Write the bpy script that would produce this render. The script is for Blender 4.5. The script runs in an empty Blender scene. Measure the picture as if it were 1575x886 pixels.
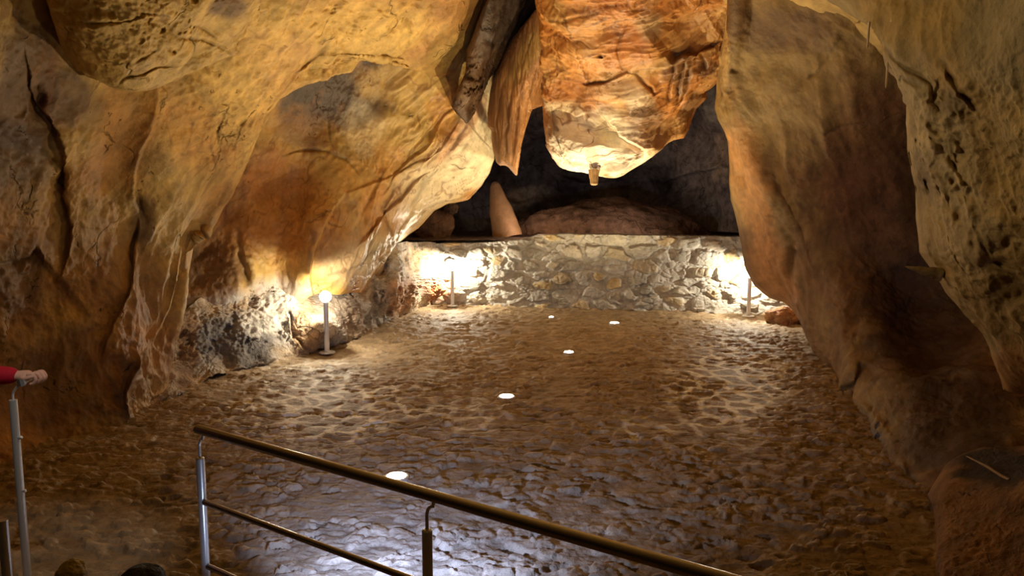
import bpy, bmesh, math, random
import numpy as np
from mathutils import Vector, Matrix

# ------------------------------------------------------------------ camera, world, exposure
S = bpy.context.scene
COL = S.collection
F, PITCH, H = 1140.0, math.atan(135.0 / 1140.0), 2.05
cam_d = bpy.data.cameras.new('camera')
cam_d.sensor_width = 36.0
cam_d.lens = F * 36.0 / 1575.0
cam_d.clip_start = 0.05
cam = bpy.data.objects.new('camera', cam_d)
COL.objects.link(cam)
cam.location = (0, 0, H)
cam.rotation_euler = (math.pi / 2 - PITCH, 0, 0)
S.camera = cam

world = bpy.data.worlds.new('cave_air')
S.world = world
world.use_nodes = True
bg = world.node_tree.nodes['Background']
bg.inputs[0].default_value = (1.0, 0.60, 0.34, 1)
bg.inputs[1].default_value = 0.006

S.view_settings.view_transform = 'Standard'
S.view_settings.look = 'None'
S.view_settings.exposure = 0.0
S.view_settings.gamma = 1.0
S.view_settings.use_curve_mapping = False
S.cycles.max_bounces = 6
S.cycles.diffuse_bounces = 4
S.cycles.sample_clamp_indirect = 4.0
S.cycles.use_denoising = True

BOLLARD_L = 22.0         # radiance of the frosted bollard globes
BOLLARD_W = 125.0         # the bulb inside each of them
UPLIGHT_L = 45.0         # radiance of the lenses let into the floor
UPLIGHT_W = 500.0        # their upward beams


def lamp(name, kind, loc, target, power, color, size=0.2, spot=None, blend=0.5):
    d = bpy.data.lights.new(name, kind)
    d.energy = power
    d.color = color
    if kind == 'AREA':
        d.size = size
    else:
        d.shadow_soft_size = size
    if spot:
        d.spot_size = spot
        d.spot_blend = blend
    o = bpy.data.objects.new(name, d)
    COL.objects.link(o)
    o.location = loc
    v = Vector(target) - Vector(loc)
    o.rotation_euler = v.to_track_quat('-Z', 'Y').to_euler()
    return o


# unseen lamps: a cool platform flood, then added fills without fixtures
lamp('platform_flood_cool', 'SPOT', (-0.80, 3.1, 0.48), (0.2, 7.0, 0.1), 175, (0.52, 0.64, 1.0), 0.05, math.radians(114), 0.8)
lamp('post_fill', 'SPOT', (-0.95, 2.95, 0.22), (-1.48, 3.5, 0.5), 9, (0.52, 0.66, 1.0), 0.04, math.radians(46), 0.6)  # added spot that brightens only the rail post
lamp('near_wall_fill_warm', 'SPOT', (-1.9, 4.0, 3.3), (2.55, 3.5, 2.9), 140, (1.0, 0.80, 0.45), 0.08, math.radians(46), 0.8)  # added fill raking across the near right wall
lamp('left_wall_fill_warm', 'SPOT', (0.9, -1.0, 3.3), (-3.6, 6.5, 2.6), 16, (1.0, 0.62, 0.24), 0.12, math.radians(80), 0.9)  # added weak fill for the near left wall
lamp('hand_fill', 'SPOT', (-1.3, 2.3, 3.3), (-2.33, 3.5, 0.9), 80, (1.0, 0.93, 0.85), 0.05, math.radians(26), 0.7)  # added spot to brighten the hand and rail end
lamp('chamber_fill', 'POINT', (0.5, 14.9, 1.62), (0, 17, 1.5), 16, (1.0, 0.72, 0.5), 0.05)  # added unseen fill that lifts the rear chamber
lamp('chamber_fill', 'POINT', (2.4, 15.0, 1.4), (0, 17, 1.5), 12, (1.0, 0.8, 0.65), 0.05)  # second added fill, right side of the chamber


# ------------------------------------------------------------------ helpers
CP, SP = math.cos(PITCH), math.sin(PITCH)


def ray(px, py):
    a = (np.asarray(px, float) - 787.5) / F
    b = (443.0 - np.asarray(py, float)) / F
    return a, CP + b * SP, -SP + b * CP


def at(px, py, Y):
    a, dy, dz = ray(px, py)
    k = np.asarray(Y, float) / dy
    return np.stack([a * k, dy * k, H + dz * k], -1)


def atv(px, py, Y):
    return Vector(at(px, py, Y).tolist())


def floorY(px, py, z=0.0):
    a, dy, dz = ray(px, py)
    return float((z - H) / dz * dy)


def project(P):
    d = P - np.array([0, 0, H])
    z = d[..., 1] * CP - d[..., 2] * SP
    up = d[..., 1] * SP + d[..., 2] * CP
    z = np.maximum(z, 0.05)
    return 787.5 + F * d[..., 0] / z, 443.0 - F * up / z


def _hash(ix, iy, iz, seed):
    h = (ix * 374761393 + iy * 668265263 + iz * 2147483647 + seed * 1274126177) & 0xFFFFFFFF
    h = ((h ^ (h >> 13)) * 1274126177) & 0xFFFFFFFF
    h = ((h ^ (h >> 16)) * 2246822519) & 0xFFFFFFFF
    return (h ^ (h >> 15)) & 0xFFFFFFFF


def noise3(P, seed=0):
    P = np.asarray(P, float)
    i = np.floor(P).astype(np.int64)
    f = P - i
    u = f * f * f * (f * (f * 6 - 15) + 10)
    out = 0.0
    for dx in (0, 1):
        for dy in (0, 1):
            for dz in (0, 1):
                h = _hash(i[..., 0] + dx, i[..., 1] + dy, i[..., 2] + dz, seed)
                gx = (h & 1023) / 511.5 - 1
                gy = ((h >> 10) & 1023) / 511.5 - 1
                gz = ((h >> 20) & 1023) / 511.5 - 1
                d = gx * (f[..., 0] - dx) + gy * (f[..., 1] - dy) + gz * (f[..., 2] - dz)
                w = (u[..., 0] if dx else 1 - u[..., 0]) * (u[..., 1] if dy else 1 - u[..., 1]) * (u[..., 2] if dz else 1 - u[..., 2])
                out = out + d * w
    return out


def fbm(P, octaves=4, seed=0, gain=0.5, ridged=False):
    P = np.asarray(P, float)
    a, s, t = 1.0, 0.0, 0.0
    for o in range(octaves):
        n = noise3(P, seed + o * 17)
        if ridged:
            n = 0.5 - np.abs(n) * 2
        s = s + a * n
        t += a
        a *= gain
        P = P * 2.03
    return s / t


def voronoi2(x, y, seed=0, jitter=0.85):
    """F1, F2, cell hash and offset to the nearest seed"""
    ix, iy = np.floor(x).astype(np.int64), np.floor(y).astype(np.int64)
    f1 = np.full(x.shape, 9.0)
    f2 = np.full(x.shape, 9.0)
    cid = np.zeros(x.shape, np.int64)
    ox = np.zeros(x.shape)
    oy = np.zeros(x.shape)
    for dx in (-1, 0, 1):
        for dy in (-1, 0, 1):
            h = _hash(ix + dx, iy + dy, ix * 0 + 7, seed)
            qx = ix + dx + 0.5 + jitter * ((h & 1023) / 1023.0 - 0.5)
            qy = iy + dy + 0.5 + jitter * (((h >> 10) & 1023) / 1023.0 - 0.5)
            d = np.hypot(x - qx, y - qy)
            closer = d < f1
            f2 = np.where(closer, f1, np.minimum(f2, d))
            f1 = np.where(closer, d, f1)
            cid = np.where(closer, h, cid)
            ox = np.where(closer, x - qx, ox)
            oy = np.where(closer, y - qy, oy)
    return f1, f2, cid, ox, oy


def sstep(a, b, x):
    t = np.clip((x - a) / (b - a), 0, 1)
    return t * t * (3 - 2 * t)


def tag(o, label=None, cat=None, group=None, kind=None):
    if label: o['label'] = label
    if cat: o['category'] = cat
    if group: o['group'] = group
    if kind: o['kind'] = kind
    return o


def empty(name, loc, label, cat, group=None):
    o = bpy.data.objects.new(name, None)
    COL.objects.link(o)
    o.location = loc
    o.empty_display_size = 0.1
    bpy.context.view_layer.update()
    return tag(o, label, cat, group)


def link_mesh(name, me, mat, parent=None):
    o = bpy.data.objects.new(name, me)
    COL.objects.link(o)
    if mat: me.materials.append(mat)
    if parent:
        o.parent = parent
        o.matrix_parent_inverse = Matrix.Translation(-parent.location)
    return o


def grid_mesh(name, P, col=None, flip=False, wrap=False):
    nv, nu = P.shape[:2]
    me = bpy.data.meshes.new(name)
    idx = np.arange(nv * nu).reshape(nv, nu)
    if wrap:
        idx = np.concatenate([idx, idx[:, :1]], 1)
    a, b, c, d = idx[:-1, :-1], idx[:-1, 1:], idx[1:, 1:], idx[1:, :-1]
    q = np.stack([a, d, c, b] if flip else [a, b, c, d], -1).reshape(-1, 4)
    me.vertices.add(nv * nu)
    me.vertices.foreach_set('co', P.reshape(-1).astype(np.float32))
    me.loops.add(q.size)
    me.loops.foreach_set('vertex_index', q.reshape(-1).astype(np.int32))
    me.polygons.add(len(q))
    me.polygons.foreach_set('loop_start', (np.arange(len(q)) * 4).astype(np.int32))
    me.polygons.foreach_set('loop_total', np.full(len(q), 4, np.int32))
    me.polygons.foreach_set('use_smooth', np.ones(len(q), bool))
    if col is not None:
        at_ = me.color_attributes.new('Col', 'FLOAT_COLOR', 'POINT')
        c4 = np.concatenate([np.clip(col, 0, 1).reshape(-1, 3), np.ones((nv * nu, 1))], 1)
        at_.data.foreach_set('color', c4.reshape(-1).astype(np.float32))
    me.update()
    me.validate()
    return me


# ------------------------------------------------------------------ materials
def new_mat(name):
    m = bpy.data.materials.new(name)
    m.use_nodes = True
    nt = m.node_tree
    return m, nt, nt.nodes['Principled BSDF'], nt.nodes, nt.links


def rock_material(name, rough=0.6, spec=0.35, fine=0.35, crack=0.5, crack_scale=2.2, bump_d=0.02, mottling=0.35, stretch=(1, 1, 1)):
    m, nt, bs, N, L = new_mat(name)
    at_ = N.new('ShaderNodeAttribute'); at_.attribute_name = 'Col'
    tc = N.new('ShaderNodeTexCoord')
    mp = N.new('ShaderNodeMapping'); mp.inputs['Scale'].default_value = stretch
    L.new(tc.outputs['Object'], mp.inputs[0])
    n1 = N.new('ShaderNodeTexNoise'); n1.inputs['Scale'].default_value = 5.5; n1.inputs['Detail'].default_value = 9; n1.inputs['Roughness'].default_value = 0.62
    n2 = N.new('ShaderNodeTexNoise'); n2.inputs['Scale'].default_value = 26; n2.inputs['Detail'].default_value = 6; n2.inputs['Roughness'].default_value = 0.6
    L.new(mp.outputs[0], n1.inputs['Vector']); L.new(mp.outputs[0], n2.inputs['Vector'])
    # wandering cracks
    dm = N.new('ShaderNodeTexNoise'); dm.inputs['Scale'].default_value = 1.6; dm.inputs['Detail'].default_value = 5
    L.new(mp.outputs[0], dm.inputs['Vector'])
    mx = N.new('ShaderNodeMix'); mx.data_type = 'VECTOR'; mx.inputs[0].default_value = 0.45
    L.new(mp.outputs[0], mx.inputs[4]); L.new(dm.outputs['Color'], mx.inputs[5])
    vo = N.new('ShaderNodeTexVoronoi'); vo.feature = 'DISTANCE_TO_EDGE'; vo.inputs['Scale'].default_value = crack_scale
    L.new(mx.outputs[1], vo.inputs['Vector'])
    cr = N.new('ShaderNodeMapRange'); cr.inputs[1].default_value = 0.0; cr.inputs[2].default_value = 0.022
    L.new(vo.outputs['Distance'], cr.inputs[0])
    gm = N.new('ShaderNodeTexNoise'); gm.inputs['Scale'].default_value = 1.3; gm.inputs['Detail'].default_value = 3
    L.new(tc.outputs['Object'], gm.inputs['Vector'])
    gr = N.new('ShaderNodeMapRange'); gr.inputs[1].default_value = 0.54; gr.inputs[2].default_value = 0.62
    L.new(gm.outputs[0], gr.inputs[0])
    inv = N.new('ShaderNodeMath'); inv.operation = 'SUBTRACT'; inv.inputs[0].default_value = 1.0; L.new(cr.outputs[0], inv.inputs[1])
    ck = N.new('ShaderNodeMath'); ck.operation = 'MULTIPLY'; L.new(inv.outputs[0], ck.inputs[0]); L.new(gr.outputs[0], ck.inputs[1])
    vo2 = N.new('ShaderNodeTexVoronoi'); vo2.feature = 'DISTANCE_TO_EDGE'; vo2.inputs['Scale'].default_value = crack_scale * 3.3
    dm2 = N.new('ShaderNodeTexNoise'); dm2.inputs['Scale'].default_value = 6.0; dm2.inputs['Detail'].default_value = 4
    L.new(mp.outputs[0], dm2.inputs['Vector'])
    mx2 = N.new('ShaderNodeMix'); mx2.data_type = 'VECTOR'; mx2.inputs[0].default_value = 0.16
    L.new(mp.outputs[0], mx2.inputs[4]); L.new(dm2.outputs['Color'], mx2.inputs[5]); L.new(mx2.outputs[1], vo2.inputs['Vector'])
    c2 = N.new('ShaderNodeMapRange'); c2.inputs[1].default_value = 0.0; c2.inputs[2].default_value = 0.05; c2.inputs[3].default_value = 1.0; c2.inputs[4].default_value = 0.0
    L.new(vo2.outputs['Distance'], c2.inputs[0])
    g2 = N.new('ShaderNodeTexNoise'); g2.inputs['Scale'].default_value = 3.4; g2.inputs['Detail'].default_value = 4; g2.inputs['Roughness'].default_value = 0.7
    mo = N.new('ShaderNodeVectorMath'); mo.operation = 'ADD'; mo.inputs[1].default_value = (7.3, 2.1, 4.4)
    L.new(tc.outputs['Object'], mo.inputs[0]); L.new(mo.outputs[0], g2.inputs['Vector'])
    gr2 = N.new('ShaderNodeMapRange'); gr2.inputs[1].default_value = 0.60; gr2.inputs[2].default_value = 0.66
    L.new(g2.outputs[0], gr2.inputs[0])
    ck2 = N.new('ShaderNodeMath'); ck2.operation = 'MULTIPLY'; L.new(c2.outputs[0], ck2.inputs[0]); L.new(gr2.outputs[0], ck2.inputs[1])
    ckm = N.new('ShaderNodeMath'); ckm.operation = 'MAXIMUM'; L.new(ck.outputs[0], ckm.inputs[0]); L.new(ck2.outputs[0], ckm.inputs[1])
    ck = ckm
    # height
    h1 = N.new('ShaderNodeMath'); h1.operation = 'MULTIPLY'; L.new(n1.outputs[0], h1.inputs[0]); h1.inputs[1].default_value = 1.0
    h2 = N.new('ShaderNodeMath'); h2.operation = 'MULTIPLY_ADD'; L.new(n2.outputs[0], h2.inputs[0]); h2.inputs[1].default_value = fine; L.new(h1.outputs[0], h2.inputs[2])
    h3 = N.new('ShaderNodeMath'); h3.operation = 'MULTIPLY_ADD'; L.new(ck.outputs[0], h3.inputs[0]); h3.inputs[1].default_value = -crack; L.new(h2.outputs[0], h3.inputs[2])
    bp = N.new('ShaderNodeBump'); bp.inputs['Strength'].default_value = 0.9; bp.inputs['Distance'].default_value = bump_d
    L.new(h3.outputs[0], bp.inputs['Height']); L.new(bp.outputs[0], bs.inputs['Normal'])
    # colour: mineral mottling and dirt packed in the cracks
    mr = N.new('ShaderNodeMapRange'); mr.inputs[1].default_value = 0.3; mr.inputs[2].default_value = 0.72
    mr.inputs[3].default_value = 1.0 - mottling; mr.inputs[4].default_value = 1.0 + mottling
    L.new(n1.outputs[0], mr.inputs[0])
    dk = N.new('ShaderNodeMath'); dk.operation = 'MULTIPLY_ADD'; L.new(ck.outputs[0], dk.inputs[0]); dk.inputs[1].default_value = -0.6 * min(1, crack); L.new(mr.outputs[0], dk.inputs[2])
    mu = N.new('ShaderNodeVectorMath'); mu.operation = 'SCALE'
    L.new(at_.outputs['Color'], mu.inputs[0]); L.new(dk.outputs[0], mu.inputs['Scale'])
    L.new(mu.outputs[0], bs.inputs['Base Color'])
    bs.inputs['Roughness'].default_value = rough
    bs.inputs['Specular IOR Level'].default_value = spec
    return m


def plain(name, color, rough=0.5, metal=0.0, spec=0.5, bump=0.0, scale=60, var=0.0):
    m, nt, bs, N, L = new_mat(name)
    bs.inputs['Base Color'].default_value = (*color, 1)
    bs.inputs['Roughness'].default_value = rough
    bs.inputs['Metallic'].default_value = metal
    bs.inputs['Specular IOR Level'].default_value = spec
    tc = N.new('ShaderNodeTexCoord')
    n = N.new('ShaderNodeTexNoise'); n.inputs['Scale'].default_value = scale; n.inputs['Detail'].default_value = 4
    L.new(tc.outputs['Object'], n.inputs['Vector'])
    if var:
        r = N.new('ShaderNodeMapRange'); r.inputs[3].default_value = 1 - var; r.inputs[4].default_value = 1 + var
        L.new(n.outputs[0], r.inputs[0])
        v = N.new('ShaderNodeVectorMath'); v.operation = 'SCALE'; v.inputs[0].default_value = color
        L.new(r.outputs[0], v.inputs['Scale']); L.new(v.outputs[0], bs.inputs['Base Color'])
    if bump:
        b = N.new('ShaderNodeBump'); b.inputs['Strength'].default_value = 0.6; b.inputs['Distance'].default_value = bump
        L.new(n.outputs[0], b.inputs['Height']); L.new(b.outputs[0], bs.inputs['Normal'])
    return m


def emissive(name, color, strength):
    m, nt, bs, N, L = new_mat(name)
    bs.inputs['Base Color'].default_value = (0.9, 0.9, 0.9, 1)
    bs.inputs['Emission Color'].default_value = (*color, 1)
    bs.inputs['Emission Strength'].default_value = strength
    return m


M_ROCK = rock_material('cave_limestone', 0.6, 0.35, crack=0.8, bump_d=0.022)
M_SMOOTH = rock_material('flowstone', 0.5, 0.4, fine=0.2, crack=0.6, crack_scale=1.6, bump_d=0.02, mottling=0.25)
M_DRIP = rock_material('dripstone', 0.5, 0.45, fine=0.3, crack=0.0, bump_d=0.03, stretch=(2.2, 2.2, 0.35))
M_FACE = rock_material('dull_cave_wall', 0.65, 0.3, fine=0.5, crack=0.15, crack_scale=1.4, bump_d=0.02, mottling=0.3)
M_RUBBLE = rock_material('crusted_rock', 0.7, 0.3, fine=0.8, crack=0.6, crack_scale=5, bump_d=0.05, mottling=0.5)
M_DARK = rock_material('far_chamber_rock', 0.75, 0.2, fine=0.6, crack=0.6, crack_scale=2.5, bump_d=0.05, mottling=0.6)
M_MASON = rock_material('rubble_masonry', 0.75, 0.25, fine=0.6, crack=0.0, bump_d=0.025, mottling=0.25)
M_FLOOR = rock_material('stone_paving', 0.62, 0.3, fine=0.7, crack=0.0, bump_d=0.022, mottling=0.3)
M_STEEL = plain('brushed_stainless_steel', (0.72, 0.72, 0.72), 0.28, 0.55, bump=0.0004, scale=180)
M_STEEL_D = plain('stainless_rail_tube', (0.34, 0.30, 0.26), 0.27, 0.95, bump=0.0004, scale=160)
M_GLOBE = emissive('lit_bollard_globe', (1.0, 0.86, 0.62), BOLLARD_L)
# frosted globe: glows and lets its own bulb shine through
nt_ = M_GLOBE.node_tree
for n_ in list(nt_.nodes): nt_.nodes.remove(n_)
e_ = nt_.nodes.new('ShaderNodeEmission'); e_.inputs[0].default_value = (1.0, 0.90, 0.70, 1); e_.inputs[1].default_value = BOLLARD_L / 2
t_ = nt_.nodes.new('ShaderNodeBsdfTransparent'); a_ = nt_.nodes.new('ShaderNodeAddShader'); o_ = nt_.nodes.new('ShaderNodeOutputMaterial')
nt_.links.new(e_.outputs[0], a_.inputs[0]); nt_.links.new(t_.outputs[0], a_.inputs[1]); nt_.links.new(a_.outputs[0], o_.inputs[0])
M_CAPL = emissive('glowing_opal_cap', (1.0, 0.88, 0.66), 2.5)
M_UPL = emissive('lit_floor_lamp_lens', (1.0, 0.90, 0.70), UPLIGHT_L)
M_SKIN = plain('skin', (0.62, 0.36, 0.27), 0.5, spec=0.4, bump=0.0008, scale=120, var=0.1)
M_RED = plain('red_jacket_cloth', (0.42, 0.012, 0.03), 0.8, spec=0.2, bump=0.003, scale=45, var=0.15)
M_TROUSER = plain('dark_trouser_cloth', (0.03, 0.03, 0.04), 0.85, spec=0.2, bump=0.003, scale=50)
M_HAIR = plain('dark_hair', (0.02, 0.014, 0.01), 0.5, spec=0.4, bump=0.004, scale=90)
M_WOOD = plain('dry_stick_bark', (0.35, 0.23, 0.13), 0.8, bump=0.004, scale=60, var=0.2)
M_CABLE = plain('dark_cable_sheath', (0.05, 0.035, 0.025), 0.6)

OCHRE = np.array([0.50, 0.32, 0.095]); ORANGE = np.array([0.56, 0.26, 0.06]); CREAM = np.array([0.82, 0.69, 0.44])
BROWN = np.array([0.24, 0.125, 0.05]); DBROWN = np.array([0.12, 0.06, 0.03]); SOOT_SHADE = np.array([0.075, 0.05, 0.035])  # soot tone also paints shade in recesses
RUST = np.array([0.45, 0.15, 0.04]); GREY = np.array([0.42, 0.37, 0.31]); DGREY = np.array([0.11, 0.10, 0.095]); PALE = np.array([0.72, 0.66, 0.56])


# ------------------------------------------------------------------ rock sheets
def resample(pts, n, smooth):
    p = np.array(pts, float)
    seg = np.hypot(np.diff(p[:, 0]), np.diff(p[:, 1]))
    t = np.concatenate([[0], np.cumsum(seg)]); t /= t[-1]
    u = np.linspace(0, 1, n)
    if not smooth:
        return np.stack([np.interp(u, t, p[:, k]) for k in range(3)], -1)
    return hermite(t, p, u)


def hermite(t, p, u):
    n = len(t)
    if n == 2:
        return p[0] + (p[1] - p[0]) * u[:, None]
    sl = np.diff(p, axis=0) / np.diff(t)[:, None]
    m = np.empty_like(p)
    m[0], m[-1] = sl[0], sl[-1]
    h = np.diff(t)
    m[1:-1] = (sl[:-1] * h[1:, None] + sl[1:] * h[:-1, None]) / (h[1:] + h[:-1])[:, None]
    i = np.clip(np.searchsorted(t, u, side='right') - 1, 0, n - 2)
    d = t[i + 1] - t[i]
    s = ((u - t[i]) / d)[:, None]
    d = d[:, None]
    return ((2 * s**3 - 3 * s**2 + 1) * p[i] + (s**3 - 2 * s**2 + s) * d * m[i] + (-2 * s**3 + 3 * s**2) * p[i + 1] + (s**3 - s**2) * d * m[i + 1])


def poly_dist(px, py, pts):
    """distance to a polyline, signed side (+ = left of travel on the image), and run 0..1"""
    best = np.full(px.shape, 1e9); side = np.zeros(px.shape); run = np.zeros(px.shape)
    n = len(pts) - 1
    for k in range(n):
        (x0, y0), (x1, y1) = pts[k], pts[k + 1]
        dx, dy = x1 - x0, y1 - y0
        l2 = dx * dx + dy * dy + 1e-9
        t = np.clip(((px - x0) * dx + (py - y0) * dy) / l2, 0, 1)
        d = np.hypot(px - x0 - t * dx, py - y0 - t * dy)
        c = d < best
        best = np.where(c, d, best)
        side = np.where(c, np.sign(dx * (py - y0) - dy * (px - x0)), side)
        run = np.where(c, (k + t) / n, run)
    return best, side, run


def sheet(name, curves, nu, nv, roll='', roll_d=1.2, edge=0.10, edge_d=0.35, smooth_edges=False,
          amp=0.10, freq=0.9, fine=0.035, flow=None, colors=(OCHRE, BROWN), mixf=0.8, blobs=(), brushes=(), mat=None,
          seed=1, keep=0.25, blob_noise=3.0, inset=26, fold=0.0, fold_f=1.0, fold_dir=None, fold_at=None, veins=0.0, vein_f=2.0, vein_col=(.22, .085, .025)):
    """A rock face lofted through measured curves (picture bearing, distance), folded back at its free edges."""
    K = len(curves)
    rows = [resample(c, nv, not ((k == 0 or k == K - 1) and not smooth_edges)) for k, c in enumerate(curves)]
    A = np.stack(rows, 1)                                        # nv, K, 3
    ch = np.hypot(np.diff(A[..., 0], axis=1), np.diff(A[..., 1], axis=1)).mean(0)
    tu = np.concatenate([[0], np.cumsum(ch)]); tu /= tu[-1]
    uu = np.linspace(0, 1, nu)
    G = np.stack([hermite(tu, A[j], uu) for j in range(nv)], 0)  # nv, nu, 3
    U, V = np.meshgrid(uu, np.linspace(0, 1, nv))
    rnd = lambda t: edge_d * (1 - np.sqrt(np.clip(1 - np.clip(1 - t / edge, 0, 1) ** 2, 0, 1)))
    fade = np.ones_like(U)
    for c, t in (('l', U), ('r', 1 - U), ('t', V), ('b', 1 - V)):
        if c in roll:
            G[..., 2] += rnd(t)
            fade *= keep + (1 - keep) * sstep(0, edge * 0.7, t)
    base = at(G[..., 0], G[..., 1], G[..., 2])
    # meso relief
    du = np.gradient(base, axis=1); dv = np.gradient(base, axis=0)
    nrm = np.cross(du, dv)
    nrm /= np.linalg.norm(nrm, axis=-1, keepdims=True) + 1e-9
    to_cam = np.array([0, 0, H]) - base
    nrm *= np.sign((nrm * to_cam).sum(-1, keepdims=True))
    Q = base.copy()
    if flow is not None:
        Q = Q * np.array(flow)
    d = amp * fbm(Q * freq, 3, seed) * 2.0
    fk = 0.35 + 1.1 * sstep(-0.15, 0.25, fbm(Q * freq * 0.9 + 4, 2, seed + 3))
    d += fk * fine * (0.50 * fbm(Q * freq * 3.2, 3, seed + 5) + 0.35 * fbm(Q * freq * 7.0, 4, seed + 6, ridged=True))
    d += fk * fine * 0.22 * fbm(Q * freq * 18, 3, seed + 9)
    if fold_dir is not None:                                    # folds of flowstone running along fold_dir
        fa = np.array(at(*fold_dir[1]) - at(*fold_dir[0])); fa /= np.linalg.norm(fa)
        along = (base * fa).sum(-1, keepdims=True)
        Qf = base - fa * along * 0.78
    else:
        Qf = base
    if fold:
        wq = Qf + 0.22 * np.stack([fbm(base * 1.1 + 11, 2, seed + 61), fbm(base * 1.1 + 23, 2, seed + 62), fbm(base * 1.1 + 37, 2, seed + 63)], -1)
        fr = fbm(wq * fold_f, 4, seed + 60, gain=0.55, ridged=True)
        fr = fr * (0.4 + 1.0 * sstep(-0.2, 0.25, fbm(base * 0.7 + 3, 2, seed + 64)))
        if fold_at:
            fr = fr * (0.25 + np.exp(-(((G[..., 0] - fold_at[0]) / fold_at[2]) ** 2 + ((G[..., 1] - fold_at[1]) / fold_at[3]) ** 2)))
        d += fold * fr
    P = base + nrm * (d * fade)[..., None]
    back = base - np.array([0, 0, H]); back /= np.linalg.norm(back, axis=-1, keepdims=True)
    wob = 6 * fbm(base * 2.5, 3, seed + 31); wob2 = 6 * fbm(base * 2.5 + 9, 3, seed + 37)
    gx, gy = G[..., 0] + wob, G[..., 1] + wob2
    gn = fbm(base * 2.2, 3, seed + 51); gn2 = fbm(base * 1.6 + 3, 3, seed + 53)
    off = np.zeros_like(U)
    dirt = np.zeros_like(U)
    for b in brushes:
        if b[0] == 'groove':
            _, pts, w, dep = b[:4]
            dist, _, run = poly_dist(gx, gy, pts)
            wv = w * (0.55 + 0.9 * np.clip(0.5 + 1.6 * gn, 0, 1))
            k = np.exp(-(dist / wv) ** 2) * np.clip(np.minimum(run, 1 - run) * 4 + 0.1, 0, 1) * np.clip(0.55 + 2.2 * gn2, 0.0, 1.2)
            off += dep * k
            if dep > 0: dirt = np.maximum(dirt, 0.55 * np.exp(-(dist / (w * 0.7)) ** 2) * (k > 0.05))
        elif b[0] == 'step':      # ground on the + side is set back, fading out over 'fall'
            _, pts, dep, fall = b[:4]
            dist, side, run = poly_dist(gx, gy, pts)
            k = np.clip(np.minimum(run, 1 - run) * 5, 0, 1)
            off += dep * k * np.where(side > 0, sstep(0, 3.0, dist) * np.exp(-dist / fall), 0)
        elif b[0] == 'bulge':
            _, cx, cy, rx, ry, dep = b
            off -= dep * np.exp(-(((G[..., 0] - cx) / rx) ** 2 + ((G[..., 1] - cy) / ry) ** 2))
        elif b[0] == 'pits':
            _, cx, cy, rx, ry, dep, fr = b
            k = np.exp(-(((G[..., 0] - cx) / rx) ** 2 + ((G[..., 1] - cy) / ry) ** 2) ** 2)
            n = fbm(base * fr, 3, seed + 77)
            off += dep * k * sstep(0.05, 0.28, n)
            off -= 0.5 * dep * k * sstep(0.05, 0.3, -n)
    P = P + back * off[..., None]
    # minerals, stains and painted shade
    n = fbm(base * mixf, 5, seed + 41) * 1.7 + 0.5
    c = colors[0] * (1 - sstep(0.25, 0.8, n))[..., None] + colors[1] * sstep(0.25, 0.8, n)[..., None]
    for (cx, cy, rx, ry, ang, colr, st) in blobs:
        ca, sa = math.cos(math.radians(ang)), math.sin(math.radians(ang))
        x, y = G[..., 0] - cx, G[..., 1] - cy
        r = np.hypot((x * ca + y * sa) / rx, (-x * sa + y * ca) / ry)
        r = r + 0.8 * fbm(base * blob_noise, 4, seed + int(cx)) - 0.08
        w = st * sstep(1.25, 0.55, r)
        c = c * (1 - w)[..., None] + np.asarray(colr) * w[..., None]
    if veins:                                                   # thin mineral veins
        vq = Qf * vein_f + 0.5 * np.stack([fbm(base * 2 + 5, 3, seed + 71), fbm(base * 2 + 15, 3, seed + 72), fbm(base * 2 + 25, 3, seed + 73)], -1)
        for kf, so in ((1.0, 0), (2.1, 9)):
            vn = np.abs(fbm(vq * kf, 3, seed + 81 + so))
            w = veins * sstep(0.030, 0.004, vn) * sstep(-0.12, 0.12, fbm(base * 1.1 + 31 + so, 3, seed + 85 + so))
            c = c * (1 - w)[..., None] + np.asarray(vein_col) * w[..., None]
    c = c * (1 - 0.6 * dirt)[..., None]
    # folded-back margins
    def margin(Pe, Ge, ce, inward):
        out_p, out_c = [], []
        for f, s in ((0.10, 0.10), (0.35, 0.45), (1.0, 1.0)):
            g = Ge.copy()
            g[:, :2] += inward * (inset * s)
            g[:, 2] += roll_d * f
            out_p.append(at(g[:, 0], g[:, 1], g[:, 2])); out_c.append(ce)
        return out_p, out_c
    cols_p, cols_c = [P[:, k] for k in range(nu)], [c[:, k] for k in range(nu)]
    if 'l' in roll:
        v = G[:, 6, :2] - G[:, 0, :2]; v /= np.linalg.norm(v, axis=-1, keepdims=True) + 1e-6
        p_, c_ = margin(P[:, 0], G[:, 0], c[:, 0], v)
        cols_p, cols_c = p_[::-1] + cols_p, c_[::-1] + cols_c
    if 'r' in roll:
        v = G[:, -7, :2] - G[:, -1, :2]; v /= np.linalg.norm(v, axis=-1, keepdims=True) + 1e-6
        p_, c_ = margin(P[:, -1], G[:, -1], c[:, -1], v)
        cols_p, cols_c = cols_p + p_, cols_c + c_
    P2, C2 = np.stack(cols_p, 1), np.stack(cols_c, 1)
    def vmargin(sgn):
        e = 0 if sgn == 't' else -1
        i2 = 6 if sgn == 't' else -7
        w0, w1 = P2[e], P2[i2]
        out = []
        d0 = w0 - np.array([0, 0, H]); ln = np.linalg.norm(d0, axis=-1, keepdims=True); d0 = d0 / ln
        inn = w1 - w0; inn -= (inn * d0).sum(-1, keepdims=True) * d0
        inn /= np.linalg.norm(inn, axis=-1, keepdims=True) + 1e-6
        for f, s in ((0.10, 0.10), (0.35, 0.45), (1.0, 1.0)):
            out.append(w0 + d0 * roll_d * f + inn * (inset * s / F) * ln)
        return out
    rp, rc = list(P2), list(C2)
    if 't' in roll:
        o_ = vmargin('t'); rp = o_[::-1] + rp; rc = [C2[0]] * 3 + rc
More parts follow.
